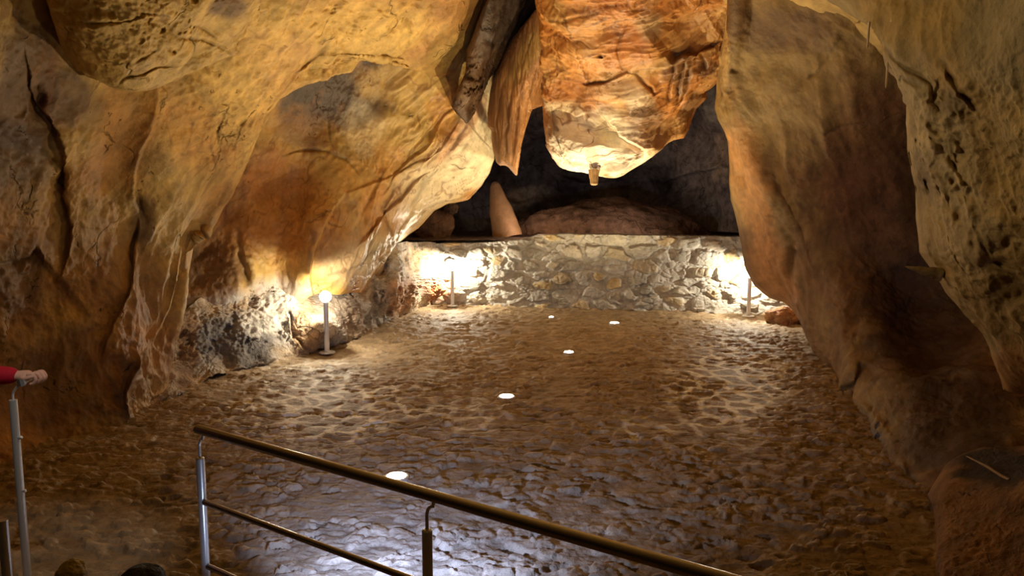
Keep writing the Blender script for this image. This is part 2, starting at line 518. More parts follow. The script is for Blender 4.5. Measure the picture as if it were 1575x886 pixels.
    if 'b' in roll:
        o_ = vmargin('b'); rp = rp + o_; rc = rc + [C2[-1]] * 3
    me = grid_mesh(name, np.stack(rp, 0), np.stack(rc, 0))
    return link_mesh(name, me, mat or M_ROCK)


def structure(o):
    o['kind'] = 'structure'
    return o


# ------------------------------------------------------------------ floor of rough stone paving
def build_floor():
    nv, nu = 1100, 800
    Y = 1.2 * (17.5 / 1.2) ** np.linspace(0, 1, nv)
    t = np.linspace(-1, 1, nu)
    Yg, T = np.meshgrid(Y, t, indexing='ij')
    X = T * (0.80 * Yg + 0.6)
    P = np.stack([X, Yg, np.zeros_like(X)], -1)
    wx = X + 0.22 * fbm(P * 2.1, 4, 3); wy = Yg + 0.22 * fbm(P * 2.1 + 5, 4, 4)
    s = 0.15
    px, py = project(P)
    PATCH = ((500, 622, 130, 42), (520, 665, 60, 14), (1125, 592, 80, 62), (1000, 660, 90, 22), (720, 645, 70, 25))
    flat = sum(np.exp(-(((px - cx) / rx) ** 2 + ((py - cy) / ry) ** 2)) * (1.0 if cx in (500, 520, 1125) else 0.5) for cx, cy, rx, ry in PATCH)
    flat = np.clip(flat * 1.3, 0, 1)
    f1, f2, cid, ox, oy = voronoi2(wx / s, wy / (s * 0.8), 5, 0.98)
    e = f2 - f1
    r1 = (cid & 255) / 255.0; r2 = ((cid >> 8) & 255) / 255.0 - 0.5; r3 = ((cid >> 16) & 255) / 255.0 - 0.5
    rough = 0.35 + 0.9 * sstep(-0.25, 0.25, fbm(P * 0.9, 3, 8))
    edge = e + 0.16 * fbm(P * 11, 3, 12)
    up = sstep(0.30, 0.75, r1)                                            # only some stones stand proud of the mortar
    stone = sstep(0.02, 0.20, edge) * up * (0.006 + 0.016 * r1) + sstep(0.04, 0.3, edge) * up * (ox * r2 + oy * r3) * 0.05
    keepr = 1 - 0.85 * flat
    z = stone * rough * keepr + 0.030 * fbm(P * 0.6, 3, 11) + keepr * 0.040 * fbm(P * np.array([2.6, 4.2, 1]), 4, 13) + keepr * 0.026 * fbm(P * np.array([6.0, 10, 1]), 4, 15, ridged=True) + 0.012 * fbm(P * np.array([16.0, 22, 1]), 3, 16)
    f1b, f2b, cb, obx, oby = voronoi2(wx / 0.11 + 0.3 * fbm(P * 8, 2, 33), wy / 0.062 + 0.3 * fbm(P * 8, 2, 34), 19)
    hb = (cb & 255) / 255.0
    z += 0.020 * sstep(0.02, 0.16, f2b - f1b) * sstep(0.62, 0.85, hb) * sstep(-0.12, 0.1, fbm(P * 1.3, 3, 21))
    z -= 0.034 * sstep(0.05, 0.25, f2b - f1b) * sstep(0.22, 0.08, hb) * sstep(-0.12, 0.1, fbm(P * 1.1 + 3, 3, 22))
    P[..., 2] = z - 0.02
    px, py = project(P)
    n = fbm(P * 2.2, 4, 23) * 1.6 + 0.5
    c = np.array([0.26, 0.175, 0.095]) * (1 - n)[..., None] + np.array([0.37, 0.265, 0.15]) * n[..., None]
    c = c * (0.88 + 0.24 * r1)[..., None]
    # pale lime mortar left bare in two worn patches, whitened to imitate reflected light
    m1, m2, _, _, _ = voronoi2(wx / 0.27, wy / 0.33, 45, 0.95)
    mort = sstep(0.26, 0.12, m2 - m1 + 0.25 * fbm(P * 5, 3, 27))
    for (cx, cy, rx, ry) in PATCH:
        Yc = floorY(cx, cy)
        k = np.exp(-(((px - cx) / rx) ** 2 + ((py - cy) / ry) ** 2))
        st = 1.0 if cx in (500, 520, 1125) else 0.3
        w = np.clip(2.4 * k * st * sstep(-0.15, 0.15, fbm(P * 2.5, 3, 31) + k * 0.2), 0, 1) * mort
        c = c * (1 - w)[..., None] + np.array([0.92, 0.90, 0.82]) * w[..., None]
    mud = sstep(0.15, 0.0, e) * 0.15
    c = c * (1 - mud)[..., None]
    # floor colour blends greyer under the near railing
    w = 0.75 * np.exp(-(((px - 640) / 330) ** 2 + ((py - 850) / 170) ** 2))
    c = c * (1 - w)[..., None] + np.array([0.40, 0.36, 0.33]) * w[..., None] * (0.7 + 0.6 * r1)[..., None]
    me = grid_mesh('floor', P, c)
    return structure(link_mesh('floor', me, M_FLOOR))


build_floor()


# ------------------------------------------------------------------ masonry wall at the back
def build_masonry():
    a0, a1 = atv(628, 466, floorY(628, 466)), atv(1230, 484, floorY(1230, 484))
    ax = (a1 - a0); ln = ax.length; ax.normalize()
    nx = Vector((ax.y, -ax.x, 0))                       # towards the viewer
    nu, nv = 620, 190
    s = np.linspace(0, ln, nu); h = np.linspace(0, 1, nv)
    Sg, Hg = np.meshgrid(s, h)
    base0 = np.array(a0)[None] + s[:, None] * np.array(ax)[None]
    px0, _ = project(base0)
    toppy = np.interp(px0, [600, 640, 690, 745, 800, 825, 870, 950, 1040, 1130, 1240], [378, 376, 374, 373, 369, 362, 360, 361, 363, 364, 366])
    a, dy, dz = ray(px0, toppy)
    top = H + dz / dy * base0[:, 1]
    top = top + 0.02 * fbm(np.stack([s * 3, s * 0, s * 0], -1), 3, 2)
    Z = Hg * top[None] + (Hg - 1) * 0.06
    Q = np.stack([Sg, Z, Sg * 0], -1)
    wx = Sg + 0.10 * fbm(Q * 2.2, 3, 4); wz = Z + 0.06 * fbm(Q * 2.2 + 7, 3, 6)
    f1, f2, cid, ox, oz = voronoi2(wx / 0.40, wz / 0.235, 12, 0.95)
    g1, g2, cid2, _, _ = voronoi2(wx / 0.16, wz / 0.12, 15, 0.95)
    e = f2 - f1
    r1 = (cid & 255) / 255.0; r2 = ((cid >> 8) & 255) / 255.0; r3 = ((cid >> 16) & 255) / 255.0
    face = sstep(0.08, 0.34, e + 0.45 * fbm(Q * 6, 4, 3) - 0.35 * sstep(-0.1, 0.3, fbm(Q * 1.4, 2, 8)) * 0.6)
    D = face * (0.015 + 0.06 * r1) + 0.02 * face * np.sqrt(np.clip(1 - (f1 / 0.7) ** 2, 0, 1)) + face * (ox * (r2 - .5) + oz * (r3 - .5)) * 0.10
    D += 0.028 * sstep(0.0, 0.25, g2 - g1) * ((cid2 & 255) / 255.0) * (1 - 0.5 * face)
    D += 0.03 * fbm(Q * 4.5, 4, 9, ridged=True) + 0.012 * fbm(Q * 14, 3, 10)
    P = np.array(a0) + Sg[..., None] * np.array(ax) + np.array([0, 0, 1.0]) * Z[..., None] + np.array(nx) * D[..., None]
    warm = np.array([0.50, 0.38, 0.20]); gry = np.array([0.40, 0.37, 0.31]); mortar = np.array([0.47, 0.44, 0.385])
    k = sstep(0.70, 0.95, r2)
    c = gry * (1 - k)[..., None] + warm * k[..., None]
    c = c * (0.85 + 0.3 * r3)[..., None]
    face = face * (0.25 + 0.75 * sstep(0.25, 0.6, ((cid >> 4) & 255) / 255.0))
    c = mortar * (1 - face)[..., None] + c * face[..., None]
    n = fbm(Q * 1.5, 3, 44)
    c = c * (1 - 0.25 * sstep(0.0, 0.3, n))[..., None]
    # broken brown edge at the left end
    pxg, pyg = project(P)
    w = 0.85 * np.exp(-(((pxg - 676) / 26) ** 2 + ((pyg - 448) / 22) ** 2))
    c = c * (1 - w)[..., None] + np.array([0.42, 0.19, 0.07]) * w[..., None]
    rows, cr = list(P), list(c)
    for b in (0.06, 0.25, 0.5):                           # coping and back face
        rows.append(P[-1] - np.array(nx) * b + np.array([0, 0, 0.01 * math.sin(b * 9)])); cr.append(c[-1] * 0.8)
    rows.append(P[-1] - np.array(nx) * 0.5 - np.array([0, 0, 0.6])); cr.append(c[-1])
    me = grid_mesh('wall_back', np.stack(rows), np.stack(cr))
    return structure(link_mesh('wall_back', me, M_MASON))


build_masonry()


# ------------------------------------------------------------------ dark chamber beyond the masonry wall
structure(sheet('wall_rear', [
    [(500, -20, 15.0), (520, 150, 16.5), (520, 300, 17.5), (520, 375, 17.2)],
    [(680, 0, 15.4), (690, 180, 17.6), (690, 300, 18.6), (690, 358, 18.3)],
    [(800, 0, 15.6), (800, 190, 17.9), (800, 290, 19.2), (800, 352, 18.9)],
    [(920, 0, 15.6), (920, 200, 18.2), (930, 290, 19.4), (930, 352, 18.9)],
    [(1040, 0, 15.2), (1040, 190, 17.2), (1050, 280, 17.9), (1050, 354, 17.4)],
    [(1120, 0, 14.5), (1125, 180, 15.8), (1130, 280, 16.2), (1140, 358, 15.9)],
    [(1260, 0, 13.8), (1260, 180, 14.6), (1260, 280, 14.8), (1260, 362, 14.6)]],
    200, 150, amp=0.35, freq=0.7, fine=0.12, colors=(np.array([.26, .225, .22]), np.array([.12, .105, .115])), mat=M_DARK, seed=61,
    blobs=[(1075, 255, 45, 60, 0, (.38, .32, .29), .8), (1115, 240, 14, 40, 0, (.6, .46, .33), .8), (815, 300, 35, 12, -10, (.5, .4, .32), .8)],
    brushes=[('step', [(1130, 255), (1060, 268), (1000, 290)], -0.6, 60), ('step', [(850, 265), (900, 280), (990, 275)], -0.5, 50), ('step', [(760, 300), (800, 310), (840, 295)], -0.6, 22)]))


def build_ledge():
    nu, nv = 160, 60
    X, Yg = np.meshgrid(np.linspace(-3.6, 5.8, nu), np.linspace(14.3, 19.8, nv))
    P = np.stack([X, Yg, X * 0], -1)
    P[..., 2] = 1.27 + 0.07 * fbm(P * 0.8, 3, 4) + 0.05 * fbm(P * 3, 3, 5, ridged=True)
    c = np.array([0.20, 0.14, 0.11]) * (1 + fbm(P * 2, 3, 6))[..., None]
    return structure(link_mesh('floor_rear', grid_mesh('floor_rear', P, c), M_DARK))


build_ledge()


def blob_rock(name, center, radii, seed, col, mat, rough=0.22, nu=90, nv=60, col2=None, squash=0.0):
    th = np.linspace(0, 2 * math.pi, nu, endpoint=False); ph = np.linspace(0.02, math.pi - 0.02, nv)
    T, Pn = np.meshgrid(th, ph)
    d = np.stack([np.cos(T) * np.sin(Pn), np.sin(T) * np.sin(Pn), np.cos(Pn)], -1)
    r = 1 + rough * 2 * fbm(d * 1.3 + seed, 3, seed) + rough * 0.5 * fbm(d * 4 + seed, 4, seed + 3, ridged=True)
    P = d * r[..., None] * np.array(radii)
    n = fbm(d * 2.5 + seed, 3, seed + 8) * 1.5 + .5
    c = np.asarray(col) * (1 - n)[..., None] + np.asarray(col2 if col2 is not None else np.asarray(col) * .6) * n[..., None]
    o = link_mesh(name, grid_mesh(name, P, c, wrap=True), mat)
    o.location = center
    return o


# ------------------------------------------------------------------ left side
# deep recessed wall and the great orange bulge above the lamps
R6 = [(800, -30, 11.6), (775, 60, 12.0), (757, 120, 12.3), (757, 200, 12.5), (759, 245, 12.6), (752, 265, 12.8), (739, 285, 13.0), (719, 307, 13.2),
      (689, 313, 13.4), (668, 325, 13.6), (645, 352, 13.7), (630, 362, 13.6), (602, 386, 13.2), (590, 410, 13.0), (578, 430, 12.8), (570, 445, 12.6)]
structure(sheet('wall_left_recess', [
    [(410, -30, 9.6), (380, 130, 9.8), (310, 280, 9.9), (270, 370, 9.8), (262, 470, 9.4), (255, 540, 9.3)],
    [(475, -30, 9.6), (440, 130, 10.1), (390, 270, 10.2), (352, 370, 10.1), (350, 440, 9.75), (330, 530, 9.6)],
    [(540, -30, 9.8), (500, 130, 10.5), (450, 260, 10.6), (415, 370, 10.45), (425, 430, 10.35), (420, 500, 10.45)],
    [(590, -30, 10.0), (560, 120, 10.8), (520, 250, 10.8), (480, 370, 10.2), (478, 432, 10.25), (480, 450, 10.4)],
    [(650, -30, 10.3), (620, 120, 11.2), (590, 250, 11.3), (550, 350, 10.85), (525, 432, 10.7), (530, 450, 10.9)],
    [(715, -30, 10.8), (690, 120, 11.7), (660, 240, 12.0), (610, 340, 12.0), (565, 432, 11.6), (560, 450, 11.7)],
    R6], 380, 330, roll='r', edge=0.09, edge_d=0.5, roll_d=1.4, amp=0.14, freq=0.75, fine=0.08, colors=(OCHRE * 1.05, ORANGE), mat=M_SMOOTH, seed=7, fold=0.22, fold_f=1.5, fold_dir=((560, 410, 11.0), (715, 150, 12.0)), fold_at=(650, 290, 130, 150), veins=0.6, vein_f=1.6,
    blobs=[(515, 145, 90, 48, 0, SOOT_SHADE, 1.0), (590, 108, 42, 34, 20, SOOT_SHADE, 1.0), (540, 165, 60, 36, 0, SOOT_SHADE * 1.2, .8), (470, 200, 40, 28, 0, DBROWN, .6), (545, 235, 30, 14, 0, SOOT_SHADE, .35),
           (738, 205, 40, 85, 8, CREAM, .95), (720, 240, 40, 50, 30, CREAM, .8), (690, 255, 40, 70, 40, CREAM * .95, .6), (650, 300, 60, 40, -30, CREAM, .55), (705, 200, 14, 70, 38, RUST, .55),
           (560, 195, 35, 40, 0, CREAM * .9, .35), (610, 130, 60, 30, 0, OCHRE * 1.15, .6), (420, 270, 50, 50, 0, RUST * .8, .45), (320, 430, 60, 60, 0, DBROWN * 1.3, .85), (345, 490, 90, 40, -10, GREY * .8, .9), (420, 465, 50, 35, -20, GREY, .9),
           (560, 400, 70, 40, 0, CREAM * .9, .5), (470, 330, 60, 60, 0, ORANGE, .5)],
    brushes=[('step', [(478, 455), (474, 425), (480, 385), (500, 340), (530, 295)], 0.35, 70),
             ('step', [(520, 300), (560, 285), (620, 262), (670, 225), (690, 195), (725, 150)], -0.06, 30), ('step', [(540, 382), (575, 350), (620, 300), (660, 262)], -0.14, 60),
             ('groove', [(600, 385), (597, 350), (590, 320), (612, 280)], 3.5, 0.12), ('groove', [(620, 330), (650, 290), (680, 250), (702, 205), (720, 180)], 3, 0.05), ('groove', [(590, 300), (610, 270), (640, 250)], 2.5, 0.05), ('groove', [(560, 330), (572, 300), (590, 262)], 2.5, 0.04), ('step', [(585, 300), (620, 255), (655, 215), (680, 175), (705, 155)], -0.06, 25),
             ('groove', [(430, 240), (452, 236), (470, 232), (500, 232), (530, 245), (550, 270)], 3, 0.06), ('step', [(430, 238), (470, 232), (510, 232)], -0.05, 20),
             ('groove', [(505, 180), (508, 215), (512, 225)], 2, 0.03), ('groove', [(500, 420), (560, 405), (592, 375)], 3, 0.05),
             ('groove', [(365, 350), (366, 400), (380, 440)], 5, 0.12), ('bulge', 400, 350, 40, 60, 0.25), ('bulge', 560, 360, 60, 60, 0.2), ('bulge', 660, 290, 60, 40, 0.2)]))

# crusted grey foot of the left wall
fb = lambda x, y: (x, y, floorY(x, y) + 0.05)
structure(sheet('wall_left_foot', [
    [(200, 560, 7.6), (205, 600, 7.4), (195, 655, 6.7)],
    [(272, 490, 8.9), (276, 550, 8.5), fb(262, 618)],
    [(318, 450, 9.6), (318, 520, 9.1), (325, 560, 8.8), fb(312, 590)],
    [(368, 425, 9.95), (372, 500, 9.5), (372, 540, 9.2), fb(372, 570)],
    [(434, 400, 10.75), (440, 468, 10.2), (450, 530, 9.85), fb(448, 550)],
    [(478, 412, 10.95), (485, 470, 10.4), (495, 530, 10.1), fb(492, 534)],
    [(540, 412, 11.9), (548, 465, 11.25), fb(545, 520)],
    [(578, 405, 12.9), (588, 455, 12.1), fb(590, 500)],
    [(610, 375, 13.2), (625, 430, 12.8), fb(632, 480)],
    [(650, 372, 14.3), (660, 420, 14.2), fb(662, 468)],
    [(690, 376, 14.9), (690, 420, 14.75), fb(690, 466)]],
    340, 140, amp=0.12, freq=1.5, fine=0.20, colors=(GREY * 1.1, np.array([.42, .30, .18])), mixf=1.4, mat=M_RUBBLE, seed=21,
    blobs=[(365, 520, 55, 45, 0, DGREY * 1.2, .9), (320, 530, 30, 30, 0, DGREY * 1.3, .7), (400, 490, 40, 26, -30, PALE, .75), (445, 450, 30, 30, 0, PALE, .85), (285, 540, 16, 60, 0, BROWN, .8),
           (470, 500, 22, 50, 0, np.array([.5, .3, .14]), .7), (530, 470, 40, 36, 0, np.array([.40, .30, .22]), .7), (540, 432, 50, 10, 0, PALE, .8), (612, 455, 22, 34, 30, np.array([.5, .25, .12]), .75),
           (670, 447, 20, 22, 0, RUST, .85), (615, 400, 25, 30, 0, PALE * .95, .6), (580, 480, 20, 30, 0, GREY * .6, .7), (640, 400, 20, 20, 0, np.array([.5, .3, .12]), .6)],
    brushes=[('groove', [(437, 470), (446, 490), (458, 520), (470, 535)], 4, 0.14), ('groove', [(375, 560), (374, 510), (392, 470)], 3, -0.07), ('step', [(548, 540), (552, 505), (566, 470), (570, 440)], 0.35, 45),
             ('step', [(434, 550), (400, 560), (350, 572)], -0.18, 30), ('bulge', 520, 480, 26, 40, 0.14), ('pits', 330, 510, 60, 60, 0.08, 4), ('pits', 410, 500, 50, 50, 0.08, 5), ('pits', 610, 450, 40, 40, 0.08, 6)]))

# near left wall running up into the ceiling
EDGE_L = [(738, -40, 10.1), (746, -8, 10.2), (732, 36, 10.6), (716, 76, 11.0), (700, 112, 11.35), (668, 118, 11.1), (640, 104, 10.6), (628, 92, 10.2), (615, 81, 10.0), (600, 82, 9.9), (575, 88, 9.6), (557, 86, 9.4), (548, 97, 9.3), (540, 110, 9.2), (520, 113, 9.05), (500, 117, 8.9), (478, 115, 8.75), (454, 113, 8.6),
          (437, 142, 8.5), (420, 170, 8.5), (400, 203, 8.5), (380, 250, 8.5), (359, 298, 8.45), (345, 318, 8.4), (333, 344, 8.4), (318, 350, 8.35), (306, 363, 8.3),
          (300, 374, 8.3), (294, 400, 8.3), (286, 440, 8.2), (277, 480, 8.1), (270, 520, 8.05), (262, 560, 7.9), (250, 622, 7.5)]
structure(sheet('wall_left', [
    [(-260, -40, 3.6), (-260, 300, 4.2), (-260, 560, 4.6), (-240, 800, 4.4)],
    [(-60, -40, 4.6), (-70, 200, 5.0), (-70, 400, 5.5), (-70, 560, 5.7), (-60, 735, 5.3)],
    [(60, -40, 5.4), (50, 200, 5.9), (40, 400, 6.3), (40, 560, 6.35), (30, 705, 5.9)],
    [(190, -40, 6.2), (160, 150, 6.6), (120, 320, 6.9), (110, 480, 6.8), (105, 680, 6.35)],
    [(340, -40, 6.8), (270, 120, 7.1), (200, 320, 7.4), (180, 480, 7.2), (182, 655, 6.75)],
    [(480, -40, 7.4), (380, 90, 7.6), (300, 250, 7.9), (250, 400, 7.9), (225, 520, 7.6), (225, 635, 7.2)],
    [(620, -40, 8.8), (520, 50, 8.6), (425, 118, 8.2), (340, 270, 8.2), (275, 380, 8.2), (248, 500, 7.9), (235, 628, 7.35)],
    EDGE_L], 400, 420, roll='r', edge=0.05, edge_d=0.25, roll_d=0.9, amp=0.13, freq=0.85, fine=0.10, colors=(OCHRE * 0.95, np.array([.40, .20, .055])), seed=3, fold=0.13, fold_f=1.3, fold_dir=((240, 560, 7.6), (400, 120, 8.0)), veins=0.45, vein_f=1.3,
    blobs=[(400, 100, 60, 120, 20, OCHRE * 1.35, .6), (560, 40, 110, 40, 0, OCHRE * 1.35, .7), (40, 130, 60, 120, 0, DBROWN, .85), (25, 250, 45, 60, 0, SOOT_SHADE * 1.4, .7), (30, 430, 40, 60, 0, DBROWN, .7),  # dark patches at far upper left paint the recess shade
           (100, 590, 130, 80, 0, DBROWN * 1.2, .8), (220, 440, 30, 60, 0, BROWN, .6), (290, 200, 40, 60, 0, ORANGE, .4), (105, 150, 50, 40, 40, DBROWN, .8), (230, 250, 30, 30, 0, DBROWN, .4), (225, 340, 16, 40, 0, DBROWN, .6), (270, 560, 20, 50, 0, BROWN, .7), (150, 420, 60, 100, 0, np.array([.36, .22, .075]), .6)],
    brushes=[('step', [(30, 60), (50, 140), (85, 200), (100, 300), (112, 350), (103, 400), (80, 440)], 0.16, 60), ('step', [(220, 330), (222, 360), (207, 410), (190, 450), (168, 500), (150, 560)], 0.14, 50),
             ('step', [(248, 130), (238, 190), (218, 235), (210, 300), (225, 330)], -0.22, 60), ('step', [(285, 368), (272, 420), (256, 470), (236, 520), (206, 560), (190, 650)], -0.22, 45),
             ('groove', [(215, 300), (226, 340), (222, 370), (232, 420), (225, 460)], 6, 0.10),
             ('groove', [(205, 540), (203, 570), (192, 620), (186, 650)], 5, -0.22), ('groove', [(60, 230), (90, 260), (105, 330)], 5, 0.10), ('step', [(0, 402), (30, 390), (50, 375)], 0.3, 40),
             ('groove', [(320, 218), (328, 260), (310, 300)], 2.5, 0.05), ('groove', [(340, 170), (330, 200), (335, 220)], 2.5, 0.06), ('groove', [(395, 150), (370, 195), (360, 230)], 2.5, 0.05), ('groove', [(502, 60), (478, 90), (456, 112)], 3, 0.10),
             ('pits', 560, 20, 140, 50, 0.05, 6), ('pits', 60, 180, 60, 100, 0.10, 2.5), ('bulge', 250, 270, 50, 90, 0.2), ('bulge', 130, 300, 40, 100, 0.2)]))

# lobe of rock swelling down from the ceiling, upper left
structure(sheet('ceiling_lobe', [
    [(60, -40, 5.0), (78, 20, 5.3), (92, 60, 5.5), (110, 94, 5.7)],
    [(130, -40, 5.0), (138, 30, 5.2), (146, 80, 5.4), (152, 121, 5.6)],
    [(190, -40, 5.1), (190, 40, 5.3), (186, 90, 5.45), (182, 135, 5.65)],
    [(240, -40, 5.3), (230, 40, 5.45), (220, 100, 5.6), (210, 139, 5.75)],
    [(290, -40, 5.6), (278, 40, 5.7), (258, 90, 5.8), (238, 135, 5.95)],
    [(340, -40, 5.9), (322, 30, 6.0), (305, 70, 6.1), (280, 115, 6.2)],
    [(390, -40, 6.2), (372, 10, 6.3), (355, 40, 6.4), (325, 96, 6.5)],
    [(420, -40, 6.5), (400, 0, 6.6), (375, 45, 6.75), (354, 82, 6.9)]],
    240, 140, roll='bl', edge=0.08, edge_d=0.3, roll_d=0.8, amp=0.06, freq=1.4, fine=0.06, colors=(OCHRE * 1.0, np.array([.40, .25, .07])), seed=13, fold=0.10, fold_f=2.2, fold_dir=((150, 60, 5.3), (340, 60, 6.2)), veins=0.5, vein_f=2.2,
    blobs=[(120, 40, 40, 60, 0, np.array([.34, .19, .05]), .5), (352, 10, 26, 20, 0, DBROWN, .8)],
    brushes=[('groove', [(178, 130), (190, 118), (220, 114), (240, 103), (275, 98), (300, 88)], 2.5, 0.06), ('groove', [(130, 25), (180, 32), (220, 18), (260, 25)], 2.5, 0.05), ('groove', [(200, 92), (225, 80), (242, 75)], 2.5, 0.05),
             ('groove', [(260, 52), (300, 62), (340, 72), (354, 82)], 3, 0.07), ('groove', [(240, 20), (262, 45), (280, 20)], 3, 0.06), ('groove', [(280, 35), (310, 45), (335, 60)], 2.5, 0.05), ('groove', [(255, 72), (268, 78)], 3, .05), ('pits', 250, 20, 120, 60, 0.04, 7)]))

# dark flake and hollow between the ceiling and the hanging curtain
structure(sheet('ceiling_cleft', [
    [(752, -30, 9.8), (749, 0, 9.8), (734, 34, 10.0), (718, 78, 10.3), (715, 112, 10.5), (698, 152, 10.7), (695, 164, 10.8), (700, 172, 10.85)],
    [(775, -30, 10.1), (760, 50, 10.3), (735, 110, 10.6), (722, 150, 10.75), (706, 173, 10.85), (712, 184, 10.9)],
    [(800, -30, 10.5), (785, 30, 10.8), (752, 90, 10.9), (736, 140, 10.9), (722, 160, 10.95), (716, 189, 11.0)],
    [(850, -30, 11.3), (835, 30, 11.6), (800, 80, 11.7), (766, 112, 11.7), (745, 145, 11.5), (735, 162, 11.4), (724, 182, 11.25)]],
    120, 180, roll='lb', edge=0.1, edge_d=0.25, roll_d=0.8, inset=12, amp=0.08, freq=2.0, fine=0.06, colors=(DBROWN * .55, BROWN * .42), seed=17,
    blobs=[(775, 30, 40, 50, 0, SOOT_SHADE * .7, .8), (722, 130, 20, 50, 0, BROWN * .7, .5)],  # near-black patch paints the shade inside the gap
    brushes=[('groove', [(742, 40), (748, 60), (760, 70)], 4, 0.12), ('groove', [(712, 118), (735, 122), (745, 112)], 3, 0.10), ('pits', 725, 130, 25, 40, 0.10, 7)]))


# ------------------------------------------------------------------ hanging formations
CURT_L = [(838, -30, 10.3), (825, 14, 10.5), (802, 41, 10.8), (785, 64, 11.0), (768, 98, 11.15), (759, 115, 11.2), (754, 142, 11.2), (750, 176, 11.25), (751, 195, 11.25), (756, 201, 11.25), (756, 212, 11.3), (758, 230, 11.3), (763, 249, 11.3)]
o = sheet('stalactite_curtain', [
    CURT_L,
    [(845, -30, 10.1), (815, 60, 10.6), (785, 120, 10.9), (770, 190, 11.02), (769, 254, 11.1)],
    [(850, -30, 10.0), (825, 70, 10.5), (800, 130, 10.75), (787, 190, 10.95), (780, 256, 11.05)],
    [(855, -30, 10.0), (835, 80, 10.5), (812, 140, 10.8), (800, 200, 10.95), (793, 270, 11.1)],
    [(875, -30, 10.3), (862, 60, 10.8), (852, 110, 11.1), (836, 162, 11.2), (818, 168, 11.15), (808, 200, 11.2), (798, 237, 11.2), (796, 258, 11.2)]],
    130, 240, roll='lrb', edge=0.14, edge_d=0.3, roll_d=0.5, inset=10, amp=0.04, freq=2.2, fine=0.06, flow=(2.2, 1.0, 0.15), colors=(np.array([.50, .24, .08]), np.array([.36, .17, .06])), mat=M_DRIP, seed=29,
    blobs=[(815, 80, 14, 60, 30, OCHRE * 1.2, .6), (770, 200, 20, 60, 0, BROWN, .6)],
    brushes=[('groove', [(800, 90), (785, 150), (778, 200), (777, 249)], 3, 0.05), ('groove', [(812, 100), (796, 160), (790, 220), (788, 258)], 2.5, 0.05), ('groove', [(790, 90), (772, 140), (764, 190), (768, 250)], 2.5, 0.05), ('groove', [(826, 100), (812, 150), (806, 190)], 2.5, 0.05),
             ('groove', [(778, 130), (782, 190), (779, 205)], 2, 0.05), ('groove', [(822, 50), (805, 100), (800, 130)], 2, 0.06)])
tag(o, 'ribbed brown stalactite curtain hanging left of the pale bulging pendant', 'stalactite')

